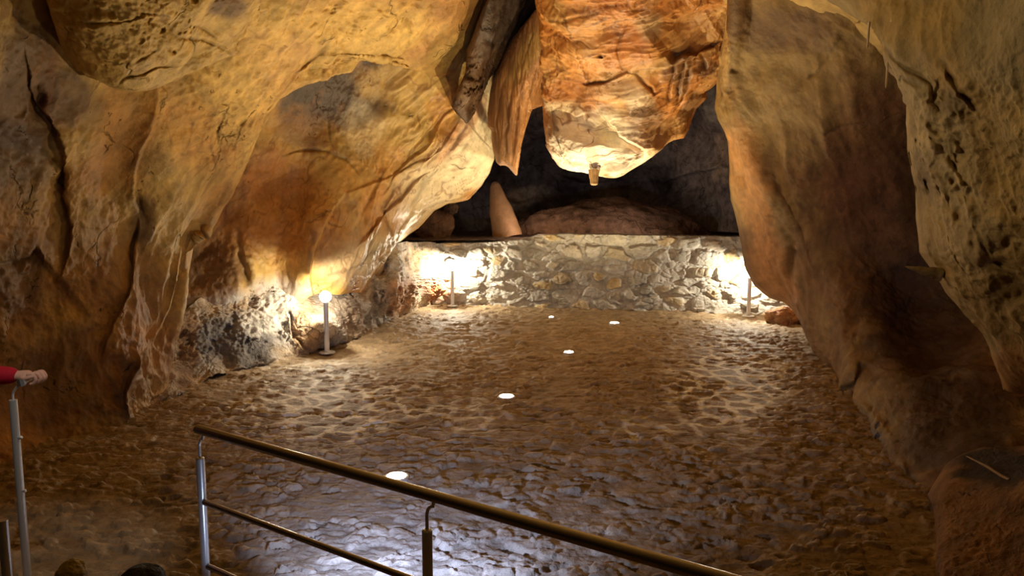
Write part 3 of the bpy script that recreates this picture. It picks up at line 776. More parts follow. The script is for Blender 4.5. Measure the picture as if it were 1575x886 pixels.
o = sheet('rock_pendant', [
    [(815, -40, 9.8), (828, 30, 10.2), (834, 90, 10.6), (836, 150, 11.0), (836, 175, 11.15), (838, 195, 11.2), (842, 217, 11.25), (846, 234, 11.3)],
    [(850, -40, 9.0), (858, 60, 9.8), (860, 120, 10.4), (858, 165, 10.75), (860, 190, 10.95), (866, 230, 11.05), (866, 259, 11.15)],
    [(895, -40, 8.7), (900, 60, 9.5), (900, 120, 10.1), (898, 165, 10.4), (895, 200, 10.8), (895, 235, 10.85), (900, 266, 11.0)],
    [(950, -40, 8.6), (952, 60, 9.4), (945, 120, 9.9), (940, 165, 10.3), (940, 210, 10.7), (940, 245, 10.8), (944, 272, 10.95)],
    [(1005, -40, 8.6), (1005, 50, 9.3), (1000, 120, 9.9), (985, 165, 10.3), (975, 215, 10.7), (970, 240, 10.85), (975, 257, 11.0)],
    [(1055, -40, 8.7), (1060, 50, 9.5), (1055, 110, 10.0), (1035, 155, 10.4), (1018, 190, 10.7), (1003, 220, 10.9), (1002, 240, 11.0)],
    [(1100, -40, 8.9), (1100, 40, 9.6), (1095, 90, 10.1), (1075, 130, 10.6), (1055, 165, 10.9), (1040, 190, 11.0), (1030, 217, 11.1)],
    [(1140, -40, 9.3), (1135, 40, 10.0), (1125, 100, 10.6), (1106, 124, 10.9), (1086, 140, 11.1), (1086, 150, 11.2), (1072, 166, 11.3), (1061, 193, 11.35), (1052, 212, 11.4)]],
    330, 330, roll='lrb', edge=0.06, edge_d=0.3, roll_d=1.0, inset=16, amp=0.12, freq=1.0, fine=0.10, colors=(np.array([.58, .24, .055]), np.array([.56, .32, .11])), mixf=1.1, mat=M_SMOOTH, seed=37, fold=0.20, fold_f=1.6, fold_dir=((850, 150, 10.6), (1060, 120, 10.2)), veins=0.75, vein_f=1.5,
    blobs=[(912, 226, 92, 50, 5, np.array([.92, .83, .64]), 1.0), (860, 165, 30, 14, 10, CREAM * .95, .8), (940, 190, 24, 30, 45, CREAM * .9, .7), (980, 155, 22, 24, 0, CREAM * .8, .6), (985, 178, 34, 24, 0, BROWN, .9), (845, 195, 12, 26, 0, BROWN, .8), (1010, 210, 22, 14, -30, BROWN * 1.3, .7),
           (1045, 100, 18, 44, 5, BROWN * .9, .8), (1085, 100, 20, 14, 0, DBROWN, .8), (1060, 165, 16, 30, 30, BROWN, .8), (960, 75, 40, 40, 0, RUST, .6), (998, 35, 24, 20, 0, np.array([.55, .36, .17]), .8), (880, 140, 40, 20, 0, RUST, .6), (930, 135, 40, 14, -10, BROWN * 1.4, .6), (900, 60, 40, 40, 0, np.array([.66, .36, .13]), .5), (1080, 40, 30, 20, 0, np.array([.66, .36, .13]), .5), (970, 5, 80, 20, 0, RUST, .4)],
    brushes=[('step', [(832, 165), (850, 158), (875, 160), (912, 160), (930, 180), (950, 205), (985, 224), (1000, 222)], 0.30, 60), ('step', [(838, 168), (860, 166), (885, 180), (912, 172)], 0.10, 30),
             ('groove', [(870, 120), (900, 130), (930, 125), (965, 112), (1000, 130), (1005, 138), (1018, 132)], 2.5, 0.09), ('step', [(840, 112), (870, 140), (900, 152), (940, 158), (965, 150)], 0.14, 40),
             ('groove', [(970, 30), (955, 55), (950, 80), (958, 108), (985, 118)], 3, 0.06), ('groove', [(890, 60), (890, 95), (905, 128)], 3, 0.05), ('groove', [(845, 30), (890, 22), (930, 12), (1000, 12)], 3, 0.06),
             ('step', [(1110, 62), (1080, 78), (1045, 82), (1030, 95)], 0.22, 40), ('groove', [(1050, 90), (1045, 120), (1035, 155)], 2.5, 0.09), ('groove', [(1035, 95), (1030, 130), (1025, 150)], 2.5, 0.09), ('groove', [(1078, 85), (1080, 110)], 3, 0.12), ('groove', [(1060, 95), (1052, 130), (1040, 160)], 2.5, 0.07),
             ('groove', [(925, 80), (924, 82)], 5, 0.15), ('step', [(995, 225), (1012, 195), (1035, 165), (1045, 150)], 0.16, 30), ('bulge', 990, 85, 26, 26, 0.14), ('bulge', 905, 222, 60, 32, 0.22), ('bulge', 1000, 38, 30, 20, 0.10), ('bulge', 900, 85, 30, 40, .10)])
tag(o, 'huge orange rock pendant with a pale bulging lower lip hanging mid cave', 'rock formation')


def taper_rock(name, base, tip, r0, r1, seed, col, mat, nu=28, nv=40, wob=0.12, lumps=0.10, profile=None, col2=None):
    """a rounded spike along base -> tip"""
    b, t = np.array(base, float), np.array(tip, float)
    ax = t - b; ln = np.linalg.norm(ax); ax /= ln
    s = np.cross(ax, [0.31, 0.9, 0.2]); s /= np.linalg.norm(s); q = np.cross(ax, s)
    v = np.linspace(0, 1, nv); th = np.linspace(0, 2 * math.pi, nu, endpoint=False)
    V, T = np.meshgrid(v, th, indexing='ij')
    R = np.interp(V, *profile) * r0 if profile else r0 + (r1 - r0) * V
    capr = np.sqrt(np.clip(1 - np.clip((V - 0.9) / 0.1, 0, 1) ** 2, 0.0, 1))
    R = R * capr
    d = np.cos(T)[..., None] * s + np.sin(T)[..., None] * q
    c0 = V[..., None] * ax * ln
    nz = fbm((c0 + d * R[..., None]) * (0.9 / max(r0, .02)) + seed, 3, seed)
    cen = wob * r0 * np.stack([np.sin(V * 5 + seed), np.cos(V * 4 + seed), V * 0], -1) * V[..., None]
    P = c0 + cen + d * (R * (1 + lumps * 2.5 * nz))[..., None]
    n = np.clip(nz + .5, 0, 1)
    c = np.asarray(col) * (1 - n)[..., None] + np.asarray(col2 if col2 is not None else np.asarray(col) * .7) * n[..., None]
    o = link_mesh(name, grid_mesh(name, P, c, wrap=True), mat)
    o.location = b
    return o


p0, p1 = at(914, 262, 11.02), at(912.5, 285, 10.98)
tag(taper_rock('stalactite', p0, p1, 0.085, 0.05, 4, np.array([.55, .33, .14]), M_DRIP), 'stubby broken stalactite under the pale lip of the hanging pendant', 'stalactite')
tag(taper_rock('soda_straw', at(1337, 34, 3.86), at(1334, 74.5, 3.84), 0.0065, 0.0045, 5, np.array([.75, .6, .42]), M_DRIP, wob=.3), 'upper thin soda straw stalactite hanging from the near right overhang', 'stalactite')
tag(taper_rock('soda_straw', at(1366, 80, 3.86), at(1363, 136, 3.84), 0.0075, 0.0045, 6, np.array([.72, .58, .36]), M_DRIP, wob=.3), 'lower longer soda straw stalactite hanging beside the pitted right rock', 'stalactite')

# ------------------------------------------------------------------ right side
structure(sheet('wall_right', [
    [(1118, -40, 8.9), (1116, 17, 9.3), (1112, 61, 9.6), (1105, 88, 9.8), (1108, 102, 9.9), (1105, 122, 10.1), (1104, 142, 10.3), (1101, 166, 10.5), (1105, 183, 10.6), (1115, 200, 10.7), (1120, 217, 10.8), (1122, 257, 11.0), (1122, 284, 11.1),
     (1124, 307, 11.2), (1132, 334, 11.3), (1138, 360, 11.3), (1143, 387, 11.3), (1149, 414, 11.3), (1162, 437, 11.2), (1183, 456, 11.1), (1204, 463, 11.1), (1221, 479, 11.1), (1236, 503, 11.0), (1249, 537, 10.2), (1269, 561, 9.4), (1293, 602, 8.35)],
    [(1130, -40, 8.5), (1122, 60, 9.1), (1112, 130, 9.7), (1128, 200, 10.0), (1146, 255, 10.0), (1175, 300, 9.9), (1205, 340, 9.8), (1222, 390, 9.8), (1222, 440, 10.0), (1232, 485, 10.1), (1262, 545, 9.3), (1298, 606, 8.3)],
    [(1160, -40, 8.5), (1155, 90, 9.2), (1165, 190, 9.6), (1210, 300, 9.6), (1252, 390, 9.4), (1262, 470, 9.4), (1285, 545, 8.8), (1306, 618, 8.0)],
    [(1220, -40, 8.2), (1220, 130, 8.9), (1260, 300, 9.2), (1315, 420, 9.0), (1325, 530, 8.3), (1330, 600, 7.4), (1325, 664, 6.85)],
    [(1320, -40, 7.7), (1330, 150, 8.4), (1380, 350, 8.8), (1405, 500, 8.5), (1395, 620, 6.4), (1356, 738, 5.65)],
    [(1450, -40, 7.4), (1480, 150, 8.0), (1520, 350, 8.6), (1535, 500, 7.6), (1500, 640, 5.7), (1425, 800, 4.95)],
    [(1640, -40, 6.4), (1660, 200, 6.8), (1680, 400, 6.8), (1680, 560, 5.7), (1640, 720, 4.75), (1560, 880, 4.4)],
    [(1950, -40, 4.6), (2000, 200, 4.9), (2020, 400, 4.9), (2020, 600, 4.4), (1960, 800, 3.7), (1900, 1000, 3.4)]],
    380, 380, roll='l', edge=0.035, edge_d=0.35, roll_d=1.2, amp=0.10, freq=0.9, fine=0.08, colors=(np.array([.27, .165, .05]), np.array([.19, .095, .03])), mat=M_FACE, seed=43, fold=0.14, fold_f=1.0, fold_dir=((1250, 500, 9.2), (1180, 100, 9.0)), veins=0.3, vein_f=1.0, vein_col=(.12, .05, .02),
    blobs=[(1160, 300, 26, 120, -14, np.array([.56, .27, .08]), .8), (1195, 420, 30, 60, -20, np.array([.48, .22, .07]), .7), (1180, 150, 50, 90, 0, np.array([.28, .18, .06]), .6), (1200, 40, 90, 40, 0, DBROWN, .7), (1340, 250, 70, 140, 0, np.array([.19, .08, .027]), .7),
           (1420, 500, 95, 110, 0, DBROWN * .45, .85), (1112, 60, 8, 90, 0, np.array([.6, .38, .14]), .7), (1340, 690, 22, 70, -25, DGREY, .85), (1375, 760, 40, 40, -30, DGREY * .9, .9), (1470, 650, 100, 80, 0, DBROWN * .4, .85)],  # deepest brown patches paint the near overhang's shadow; dark grey is rock colour
    brushes=[('step', [(1108, 130), (1122, 176), (1134, 217), (1147, 257), (1168, 288), (1191, 313), (1212, 344), (1232, 371), (1231, 401), (1226, 435), (1228, 470), (1240, 500)], 0.6, 40), ('groove', [(1192, 330), (1197, 370), (1202, 410), (1207, 435), (1222, 470)], 3.5, 0.12), ('groove', [(1185, 330), (1185, 352), (1190, 372)], 3, 0.08), ('groove', [(1132, 265), (1140, 275), (1146, 290)], 3, 0.1), ('groove', [(1147, 355), (1155, 385), (1168, 400)], 3, 0.08),
             ('step', [(1295, 605), (1325, 590), (1330, 560)], 0.15, 30), ('groove', [(1320, 610), (1345, 640), (1380, 690), (1400, 740)], 5, -0.12), ('pits', 1345, 700, 30, 80, 0.08, 6), ('pits', 1120, 100, 14, 90, 0.05, 8), ('groove', [(1270, 205), (1300, 190), (1340, 185)], 3, 0.04), ('groove', [(1300, 50), (1260, 110), (1240, 120)], 3, 0.03), ('bulge', 1290, 520, 40, 70, 0.2)]))

# near overhanging wall at the right, pitted on its lower flank
structure(sheet('wall_right_near', [
    [(1262, -40, 4.6), (1274, 0, 4.5), (1290, 10, 4.4), (1317, 29, 4.2), (1337, 39, 4.1), (1354, 44, 4.05), (1357, 58, 4.0), (1362, 85, 4.0), (1381, 105, 4.0), (1389, 118, 3.95), (1395, 146, 3.95), (1393, 190, 3.95), (1395, 234, 3.95), (1401, 257, 3.95), (1408, 288, 3.95),
     (1408, 334, 3.95), (1411, 358, 3.95), (1415, 388, 3.95), (1428, 405, 3.95), (1445, 432, 3.9), (1455, 449, 3.9), (1483, 483, 3.85), (1510, 510, 3.85), (1523, 534, 3.85), (1537, 574, 3.85), (1544, 600, 3.85)],
    [(1330, -40, 4.0), (1370, 30, 3.75), (1400, 110, 3.65), (1425, 220, 3.6), (1445, 340, 3.6), (1475, 430, 3.6), (1530, 500, 3.62), (1565, 602, 3.7)],
    [(1410, -40, 3.6), (1440, 60, 3.4), (1470, 160, 3.35), (1500, 300, 3.35), (1530, 420, 3.38), (1570, 500, 3.45), (1600, 605, 3.55)],
    [(1500, -40, 3.2), (1530, 100, 3.1), (1560, 250, 3.1), (1600, 400, 3.15), (1640, 500, 3.25), (1660, 610, 3.35)],
    [(1660, -40, 2.7), (1700, 150, 2.7), (1740, 350, 2.75), (1780, 500, 2.85), (1800, 620, 2.95)]],
    280, 340, roll='lb', edge=0.10, edge_d=0.35, roll_d=2.4, inset=70, amp=0.06, freq=1.6, fine=0.07, colors=(np.array([.44, .31, .125]), np.array([.38, .24, .08])), mat=M_FACE, seed=53, fold=0.09, fold_f=2.2, fold_dir=((1540, 500, 3.5), (1400, 100, 3.8)),
    blobs=[(1430, 180, 60, 130, -25, np.array([.50, .37, .20]), .8), (1470, 330, 60, 90, -10, np.array([.47, .34, .17]), .6), (1475, 155, 24, 24, 0, np.array([.2, .14, .08]), .6), (1550, 60, 60, 90, 0, np.array([.33, .25, .13]), .7), (1560, 570, 30, 50, 0, np.array([.42, .19, .05]), .7), (1430, 270, 30, 40, 0, np.array([.26, .18, .09]), .5)],
    brushes=[('step', [(1440, 85), (1475, 130), (1500, 170), (1520, 230), (1545, 290), (1560, 340)], 0.06, 60), ('groove', [(1465, 95), (1490, 140), (1510, 180)], 4, 0.06), ('groove', [(1380, 50), (1400, 80), (1440, 130), (1455, 175)], 3, 0.04), ('groove', [(1400, 130), (1410, 115), (1430, 135)], 3, 0.05),
             ('pits', 1440, 250, 60, 70, 0.07, 7), ('pits', 1480, 360, 70, 80, 0.045, 6), ('pits', 1550, 420, 60, 120, 0.03, 6), ('pits', 1470, 150, 40, 40, 0.05, 8), ('groove', [(1450, 235), (1480, 275), (1500, 290)], 5, -0.05)]))

o = taper_rock('rock_spike', at(1450, 423, 3.85), at(1391, 410, 3.93), 0.036, 0.01, 9, np.array([.27, .18, .08]), M_ROCK, lumps=0.2,
               profile=([0, .3, .6, .85, 1], [1, .8, .5, .25, .08]))
tag(o, 'small pointed rock spur jutting left from the near right wall', 'rock')

# low rock hump at bottom right
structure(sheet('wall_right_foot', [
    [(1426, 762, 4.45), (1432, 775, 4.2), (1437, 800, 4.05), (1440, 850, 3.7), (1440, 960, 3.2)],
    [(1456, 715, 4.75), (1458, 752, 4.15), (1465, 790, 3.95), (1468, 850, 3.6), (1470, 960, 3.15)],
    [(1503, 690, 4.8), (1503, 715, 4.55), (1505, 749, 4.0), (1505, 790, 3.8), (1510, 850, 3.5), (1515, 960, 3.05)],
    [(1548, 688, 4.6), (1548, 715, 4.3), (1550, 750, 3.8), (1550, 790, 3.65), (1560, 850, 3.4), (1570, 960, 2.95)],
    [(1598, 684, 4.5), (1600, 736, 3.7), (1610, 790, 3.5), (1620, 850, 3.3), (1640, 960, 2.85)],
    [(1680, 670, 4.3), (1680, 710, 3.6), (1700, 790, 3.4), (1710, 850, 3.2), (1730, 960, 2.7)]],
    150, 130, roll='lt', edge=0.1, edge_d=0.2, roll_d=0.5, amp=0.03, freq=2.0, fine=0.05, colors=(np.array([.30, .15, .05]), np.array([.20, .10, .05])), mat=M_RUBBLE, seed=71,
    blobs=[(1530, 716, 70, 32, 0, np.array([.03, .018, .012]), .95), (1500, 840, 40, 50, 0, np.array([.34, .17, .05]), .5)]))  # near-black patch paints the shade of a hollow onto the shelf

# ceiling shell closing the cave overhead, above what the frame shows
def build_ceiling():
    nu, nv = 120, 120
    X, Yg = np.meshgrid(np.linspace(-5.2, 4.6, nu), np.linspace(-2.5, 10.2, nv))
    P = np.stack([X, Yg, X * 0], -1)
    P[..., 2] = 5.1 + 0.0 * X - 0.09 * (X + 0.2) ** 2 + 0.25 * fbm(P * 0.5, 3, 4) + 0.06 * fbm(P * 2, 3, 5, ridged=True) - 0.35 * sstep(6, -1, Yg)
    c = OCHRE * (1 + 0.6 * fbm(P * 1.2, 3, 6))[..., None]
    return structure(link_mesh('ceiling', grid_mesh('ceiling', P, c), M_ROCK))


build_ceiling()

# ------------------------------------------------------------------ rocks on the ledge behind the masonry
b0, b1 = at(781, 366, 15.6), at(760, 279, 15.75)
o = taper_rock('stalagmite', b0, b1, 0.30, 0.13, 14, np.array([.62, .40, .22]), M_SMOOTH, nu=48, nv=80, wob=0.05, lumps=0.07,
               profile=([0, .12, .3, .38, .5, .7, .9, 1], [1.0, 1.0, .92, .86, .80, .60, .38, .30]), col2=np.array([.5, .28, .15]))
tag(o, 'orange brown stalagmite leaning left on the dark ledge above the masonry wall', 'stalagmite')
o = blob_rock('boulder', at(935, 372, 16.6), (2.2, 0.9, 0.92), 6, np.array([.34, .20, .13]), M_DARK, rough=0.17, nu=170, nv=100, col2=np.array([.2, .12, .08]))
tag(o, 'broad low brown boulder humped behind the middle of the masonry wall', 'rock')
o = blob_rock('boulder', at(664, 346, 15.75), (0.48, 0.26, 0.37), 9, np.array([.36, .20, .10]), M_RUBBLE, rough=0.22, col2=np.array([.25, .14, .07]))
tag(o, 'knobbly brown boulder on the left end of the masonry wall', 'rock')
o = blob_rock('boulder', at(694, 320, 15.75), (0.15, 0.18, 0.14), 12, np.array([.33, .21, .12]), M_RUBBLE, rough=0.18)
tag(o, 'small rounded brown rock perched highest at the left end of the masonry', 'rock')
o = blob_rock('boulder', at(1208, 490, 12.4), (0.30, 0.24, 0.20), 15, np.array([.5, .28, .12]), M_RUBBLE, rough=0.3, col2=np.array([.36, .14, .06]))
tag(o, 'rough orange brown rock at the right wall foot beside the half hidden lamp', 'rock')


# ------------------------------------------------------------------ tubes and lamps
def tube_mesh(name, pts, r, seg=16, radii=None, cap=True):
    bm = bmesh.new()
    pts = [Vector(p) for p in pts]
    rings = []
    prev = None
    for i, p in enumerate(pts):
        t = (pts[min(i + 1, len(pts) - 1)] - pts[max(i - 1, 0)]).normalized()
        if prev is None:
            a = Vector((0, 0, 1)) if abs(t.z) < 0.9 else Vector((1, 0, 0))
            n = t.cross(a).normalized()
        else:
            n = (prev - t * prev.dot(t)).normalized()
        prev = n
        b = t.cross(n)
        rr = radii[i] if radii else r
        rings.append([bm.verts.new(p + (n * math.cos(2 * math.pi * k / seg) + b * math.sin(2 * math.pi * k / seg)) * rr) for k in range(seg)])
    for r0, r1 in zip(rings[:-1], rings[1:]):
        for k in range(seg):
            bm.faces.new((r0[k], r0[(k + 1) % seg], r1[(k + 1) % seg], r1[k]))
    if cap:
        bm.faces.new(rings[0][::-1]); bm.faces.new(rings[-1])
    me = bpy.data.meshes.new(name)
    bmesh.ops.recalc_face_normals(bm, faces=bm.faces)
    for f in bm.faces: f.smooth = len(f.verts) == 4
    for e in bm.edges:
        if len(e.link_faces) == 2 and e.calc_face_angle(0) > 0.7: e.smooth = False
    bm.to_mesh(me); bm.free()
    return me


def lathe_mesh(name, prof, seg=28):
    bm = bmesh.new()
    rings = [[bm.verts.new((r * math.cos(2 * math.pi * k / seg), r * math.sin(2 * math.pi * k / seg), z)) for k in range(seg)] for r, z in prof]
    for r0, r1 in zip(rings[:-1], rings[1:]):
        for k in range(seg):
            bm.faces.new((r0[k], r0[(k + 1) % seg], r1[(k + 1) % seg], r1[k]))
    bm.faces.new(rings[0][::-1]); bm.faces.new(rings[-1])
    bmesh.ops.remove_doubles(bm, verts=bm.verts, dist=1e-5)
    bmesh.ops.recalc_face_normals(bm, faces=bm.faces)
    me = bpy.data.meshes.new(name)
    for f in bm.faces: f.smooth = True
    for e in bm.edges:
        if len(e.link_faces) == 2 and e.calc_face_angle(0) > 0.6: e.smooth = False
    bm.to_mesh(me); bm.free()
    return me


def child(name, me, mat, parent, loc=(0, 0, 0)):
    o = bpy.data.objects.new(name, me)
    COL.objects.link(o)
    if mat and not me.materials: me.materials.append(mat)
    o.parent = parent
    o.location = loc
    return o


def copy_tree(o, parent=None):
    c = o.copy(); COL.objects.link(c)
    if parent is not None: c.parent = parent
    for ch in [x for x in bpy.data.objects if x.parent == o]:
        copy_tree(ch, c)
    return c


HB = 0.76
G_BOL = 'steel bollard lamps around the cave floor'
bol = empty('bollard_lamp', (0, 0, 0), 'steel bollard lamp with round glowing globe beside the left wall foot', 'lamp', G_BOL)
child('base_plate', lathe_mesh('base_plate', [(0.0, 0), (0.105, 0), (0.108, 0.004), (0.108, 0.016), (0.10, 0.022), (0.05, 0.026), (0.0, 0.026)]), M_STEEL, bol)
child('pole', lathe_mesh('pole', [(0, 0.02), (0.048, 0.02), (0.048, 0.034), (0.034, 0.038), (0.034, HB - 0.09), (0.04, HB - 0.085), (0.04, HB - 0.06), (0, HB - 0.06)]), M_STEEL, bol)
gc = HB + 0.012
rg, a0 = 0.078, math.radians(28)
def arc(lo, hi, n): return [(rg * math.cos(lo + (hi - lo) * k / n), gc + rg * math.sin(lo + (hi - lo) * k / n)) for k in range(n + 1)]
gl = [(0.0, gc - rg)] + arc(-math.pi / 2 + .05, a0, 14)
bm_g = lathe_mesh('lamp_globe', gl + [(0.0, gl[-1][1])])
child('lamp_globe', bm_g, M_GLOBE, bol)
cp_ = arc(a0, math.pi / 2 - .02, 8)
child('lamp_cap', lathe_mesh('lamp_cap', [(0.0, cp_[0][1] + .002), (cp_[0][0], cp_[0][1] + .002)] + cp_[1:] + [(0.0, gc + rg)]), M_CAPL, bol)
for k in range(4):
    a = k * math.pi / 2 + .5
    child('bolt', lathe_mesh('bolt', [(0, 0.018), (0.009, 0.018), (0.009, 0.03), (0, 0.032)], 8), M_STEEL, bol, (0.08 * math.cos(a), 0.08 * math.sin(a), 0))
bol.location = atv(503, 543, floorY(503, 543))
def bulb(o, k=1.0):
    d = bpy.data.lights.new('bollard_bulb', 'POINT')
    d.energy = BOLLARD_W * k; d.color = (1.0, 0.90, 0.70); d.shadow_soft_size = 0.012
    l = bpy.data.objects.new('bollard_bulb', d); COL.objects.link(l)
    l.location = o.location + Vector((0, 0, gc))


b2 = copy_tree(bol); b2.location = atv(696, 471, floorY(696, 471) - 0.05); b2['label'] = 'steel bollard lamp glaring against the left end of the masonry wall'
b3 = copy_tree(bol); b3.location = atv(1151, 487, floorY(1151, 487)); b3['label'] = 'steel bollard lamp half hidden behind the right rock wall'

bulb(bol, 0.55); bulb(b2, 1.15); bulb(b3, 0.85)

G_UP = 'round lamps let into the stone floor'
upl = empty('floor_lamp', (0, 0, 0), 'recessed round floor lamp in the middle of the paving, third from the masonry wall', 'lamp', G_UP)
child('trim_ring', lathe_mesh('trim_ring', [(0.080, 0.0), (0.112, 0.0), (0.112, 0.030), (0.104, 0.037), (0.086, 0.037), (0.080, 0.030), (0.080, 0.0)][1:-1]), M_STEEL, upl)
child('lens', lathe_mesh('lens', [(0.0, 0.034), (0.088, 0.034), (0.084, 0.040), (0.05, 0.046), (0.0, 0.048)]), M_UPL, upl)
for i, (px, py, lab) in enumerate([
        (779, 610, 'bright recessed floor lamp alone in the middle of the paving'),
        (945, 497, 'bright recessed floor lamp in front of the middle of the masonry wall'),
        (875, 542, 'flatter recessed floor lamp just behind the central bright one'),
        (610, 733, 'nearest bright recessed floor lamp, seen just over the steel handrail'),
        (848, 488, 'tiny faint recessed floor lamp nearest the masonry wall')]):
    o = upl if i == 0 else copy_tree(upl)
    o.location = atv(px, py, floorY(px, py)) + Vector((0, 0, -0.03))
    o.scale = (0.84, 0.84, 1)
    o['label'] = lab
    d = bpy.data.lights.new('floor_lamp_beam', 'SPOT')
    d.energy = UPLIGHT_W * (0.12, 0.9, 0.95, 1.15, 0.10)[(4, 2, 0, 1, 3).index(i)]; d.color = (1.0, 0.79, 0.45); d.shadow_soft_size = 0.05
    d.spot_size = math.radians(136); d.spot_blend = 1.0
    lo = bpy.data.objects.new('floor_lamp_beam', d); COL.objects.link(lo)
    lo.location = o.location + Vector((0, 0, 0.11)); lo.rotation_euler = (math.pi, math.radians(-7), 0)
    if i == 4: o.scale = (0.42, 0.42, 1)
    if i == 2: o.scale = (0.68, 0.68, 1)


# ------------------------------------------------------------------ steel railing in front
def solveY(px, py, z):
    return floorY(px, py, z)


Y0 = 3.52
zt = float(at(306, 661, Y0)[2])
e0, e1 = atv(304, 660, Y0), atv(1120, 893, solveY(1120, 893, zt))
e1 = e1 + (e1 - e0) * 0.25
rail = empty('railing', (e0.x, e0.y, 0), 'stainless steel railing with sloping top tube in the lower foreground', 'railing')


def rp(name, pts, r, mat=M_STEEL, radii=None, seg=18):
    o = link_mesh(name, tube_mesh(name, pts, r, seg, radii), mat, rail)
    return o


rp('top_rail', [e0, e0 + (e1 - e0) * 0.5, e1], 0.0235, M_STEEL_D, seg=24)
dirx = (e1 - e0); dirx.z = 0; dirx.normalize()


def on_rail(px):
    lo, hi = 0.0, 1.0
    for _ in range(40):
        m = (lo + hi) / 2
        q = e0 + (e1 - e0) * m
        x, _y = project(np.array(q))
        if x < px: lo = m
        else: hi = m
    return e0 + (e1 - e0) * lo


tops = []
for px in (312, 667):
    q = on_rail(px)
    f = q - dirx * 0.03
    off = Vector((-0.012, -0.0, 0))
    foot = Vector((q.x, q.y, 0)) - dirx * 0.035
    zp = zt - 0.145
    rp('post', [foot + Vector((0, 0, -0.03)), foot + Vector((0, 0, zp))], 0.0205)
    rp('post_cap', [foot + Vector((0, 0, zp)), foot + Vector((0, 0, zp + 0.004)), foot + Vector((0, 0, zp + 0.008))], 0.0, M_STEEL, radii=[0.0205, 0.019, 0.012])
    bend = [foot + Vector((0, 0, zp)), foot + Vector((0, 0, zt - 0.085))]
    for k in range(1, 7):
        a = k / 6 * math.pi / 2
        bend.append(foot + dirx * (0.03 * (1 - math.cos(a))) + Vector((0, 0, zt - 0.085 + 0.045 * math.sin(a))))
    bend.append(q + Vector((0, 0, -0.016)))
    rp('bracket', bend, 0.0068, M_STEEL, seg=12)
    tops.append(foot)
for k, zy in enumerate(((318, 771), (318, 869))):
    z = float(at(zy[0], zy[1], Y0)[2])
    a, b = tops[0].copy(), tops[1].copy()
    a.z = b.z = z
    rp('mid_rail', [a + (b - a) * 0.015, b - (b - a) * 0.015], 0.0145, M_STEEL_D, seg=16)
for t in tops:
    me = lathe_mesh('base_flange', [(0, 0.0), (0.06, 0.0), (0.06, 0.03), (0.03, 0.036), (0, 0.036)])
    o = child('base_flange', me, M_STEEL, rail, (t.x - rail.location.x, t.y - rail.location.y, 0))

# left railing held by the visitor
LY = 3.5
lp = atv(20, 615, LY)
lrail = empty('railing', (lp.x, lp.y, 0), 'single steel railing end post at the left edge under the red sleeved hand', 'railing')


def lpart(name, pts, r, mat=M_STEEL, radii=None, seg=16):
    return link_mesh(name, tube_mesh(name, pts, r, seg, radii), mat, lrail)


zpl = lp.z
lpart('post', [(lp.x, lp.y, -0.03), (lp.x, lp.y, zpl)], 0.0185)
tube_c = atv(33, 588, LY - 0.02)
bend = [Vector((lp.x, lp.y, zpl - 0.01)), Vector((lp.x, lp.y, zpl + 0.025)), Vector((lp.x + 0.006, lp.y, zpl + 0.04)), Vector((lp.x + 0.022, lp.y, zpl + 0.062)), tube_c + Vector((-0.008, 0.02, -0.006))]
lpart('bracket', bend, 0.0055)
lpart('top_rail', [tube_c, tube_c + Vector((-0.185, 0.36, -0.06))], 0.0195, M_STEEL_D, seg=20)
lpart('end_ring', [tube_c + Vector((-0.001, -0.004, 0)), tube_c + Vector((0.002, 0.008, 0))], 0.0215, M_STEEL, seg=20)
kn = atv(30, 673, LY - 0.01)
lpart('knob', [Vector((lp.x, lp.y - .005, kn.z)), kn + Vector((-0.004, 0, 0)), kn, kn + Vector((0.008, 0, 0)), kn + Vector((0.014, 0, 0))], 0.0, M_STEEL, radii=[.004, .004, .010, .010, .005], seg=10)
kn = atv(37, 755, LY - 0.01)
lpart('knob', [Vector((lp.x, lp.y - .005, kn.z)), kn + Vector((-0.004, 0, 0)), kn, kn + Vector((0.006, 0, 0)), kn + Vector((0.01, 0, 0))], 0.0, M_STEEL, radii=[.004, .004, .008, .008, .004], seg=10)
q = atv(4, 800, 2.75)
lpart('post', [(q.x, q.y, -0.03), (q.x, q.y, q.z)], 0.0185)

# ------------------------------------------------------------------ visitor at the left edge
def skin_mesh(name, verts, edges, radii, mat, parent, sub=2, root=0):
    me = bpy.data.meshes.new(name)
    me.from_pydata([tuple(v) for v in verts], edges, [])
    o = bpy.data.objects.new(name, me); COL.objects.link(o)
    sk = o.modifiers.new('skin', 'SKIN'); sk.use_smooth_shade = True
    for i, r in enumerate(radii):
        me.skin_vertices[0].data[i].radius = (r, r) if not isinstance(r, tuple) else r
    me.skin_vertices[0].data[root].use_root = True
    ss = o.modifiers.new('sub', 'SUBSURF'); ss.levels = sub; ss.render_levels = sub
    dg = bpy.context.evaluated_depsgraph_get()
    ev = o.evaluated_get(dg)
    nm = bpy.data.meshes.new_from_object(ev)
    nm.name = name
    for p in nm.polygons: p.use_smooth = True
    bpy.data.objects.remove(o)
    return nm


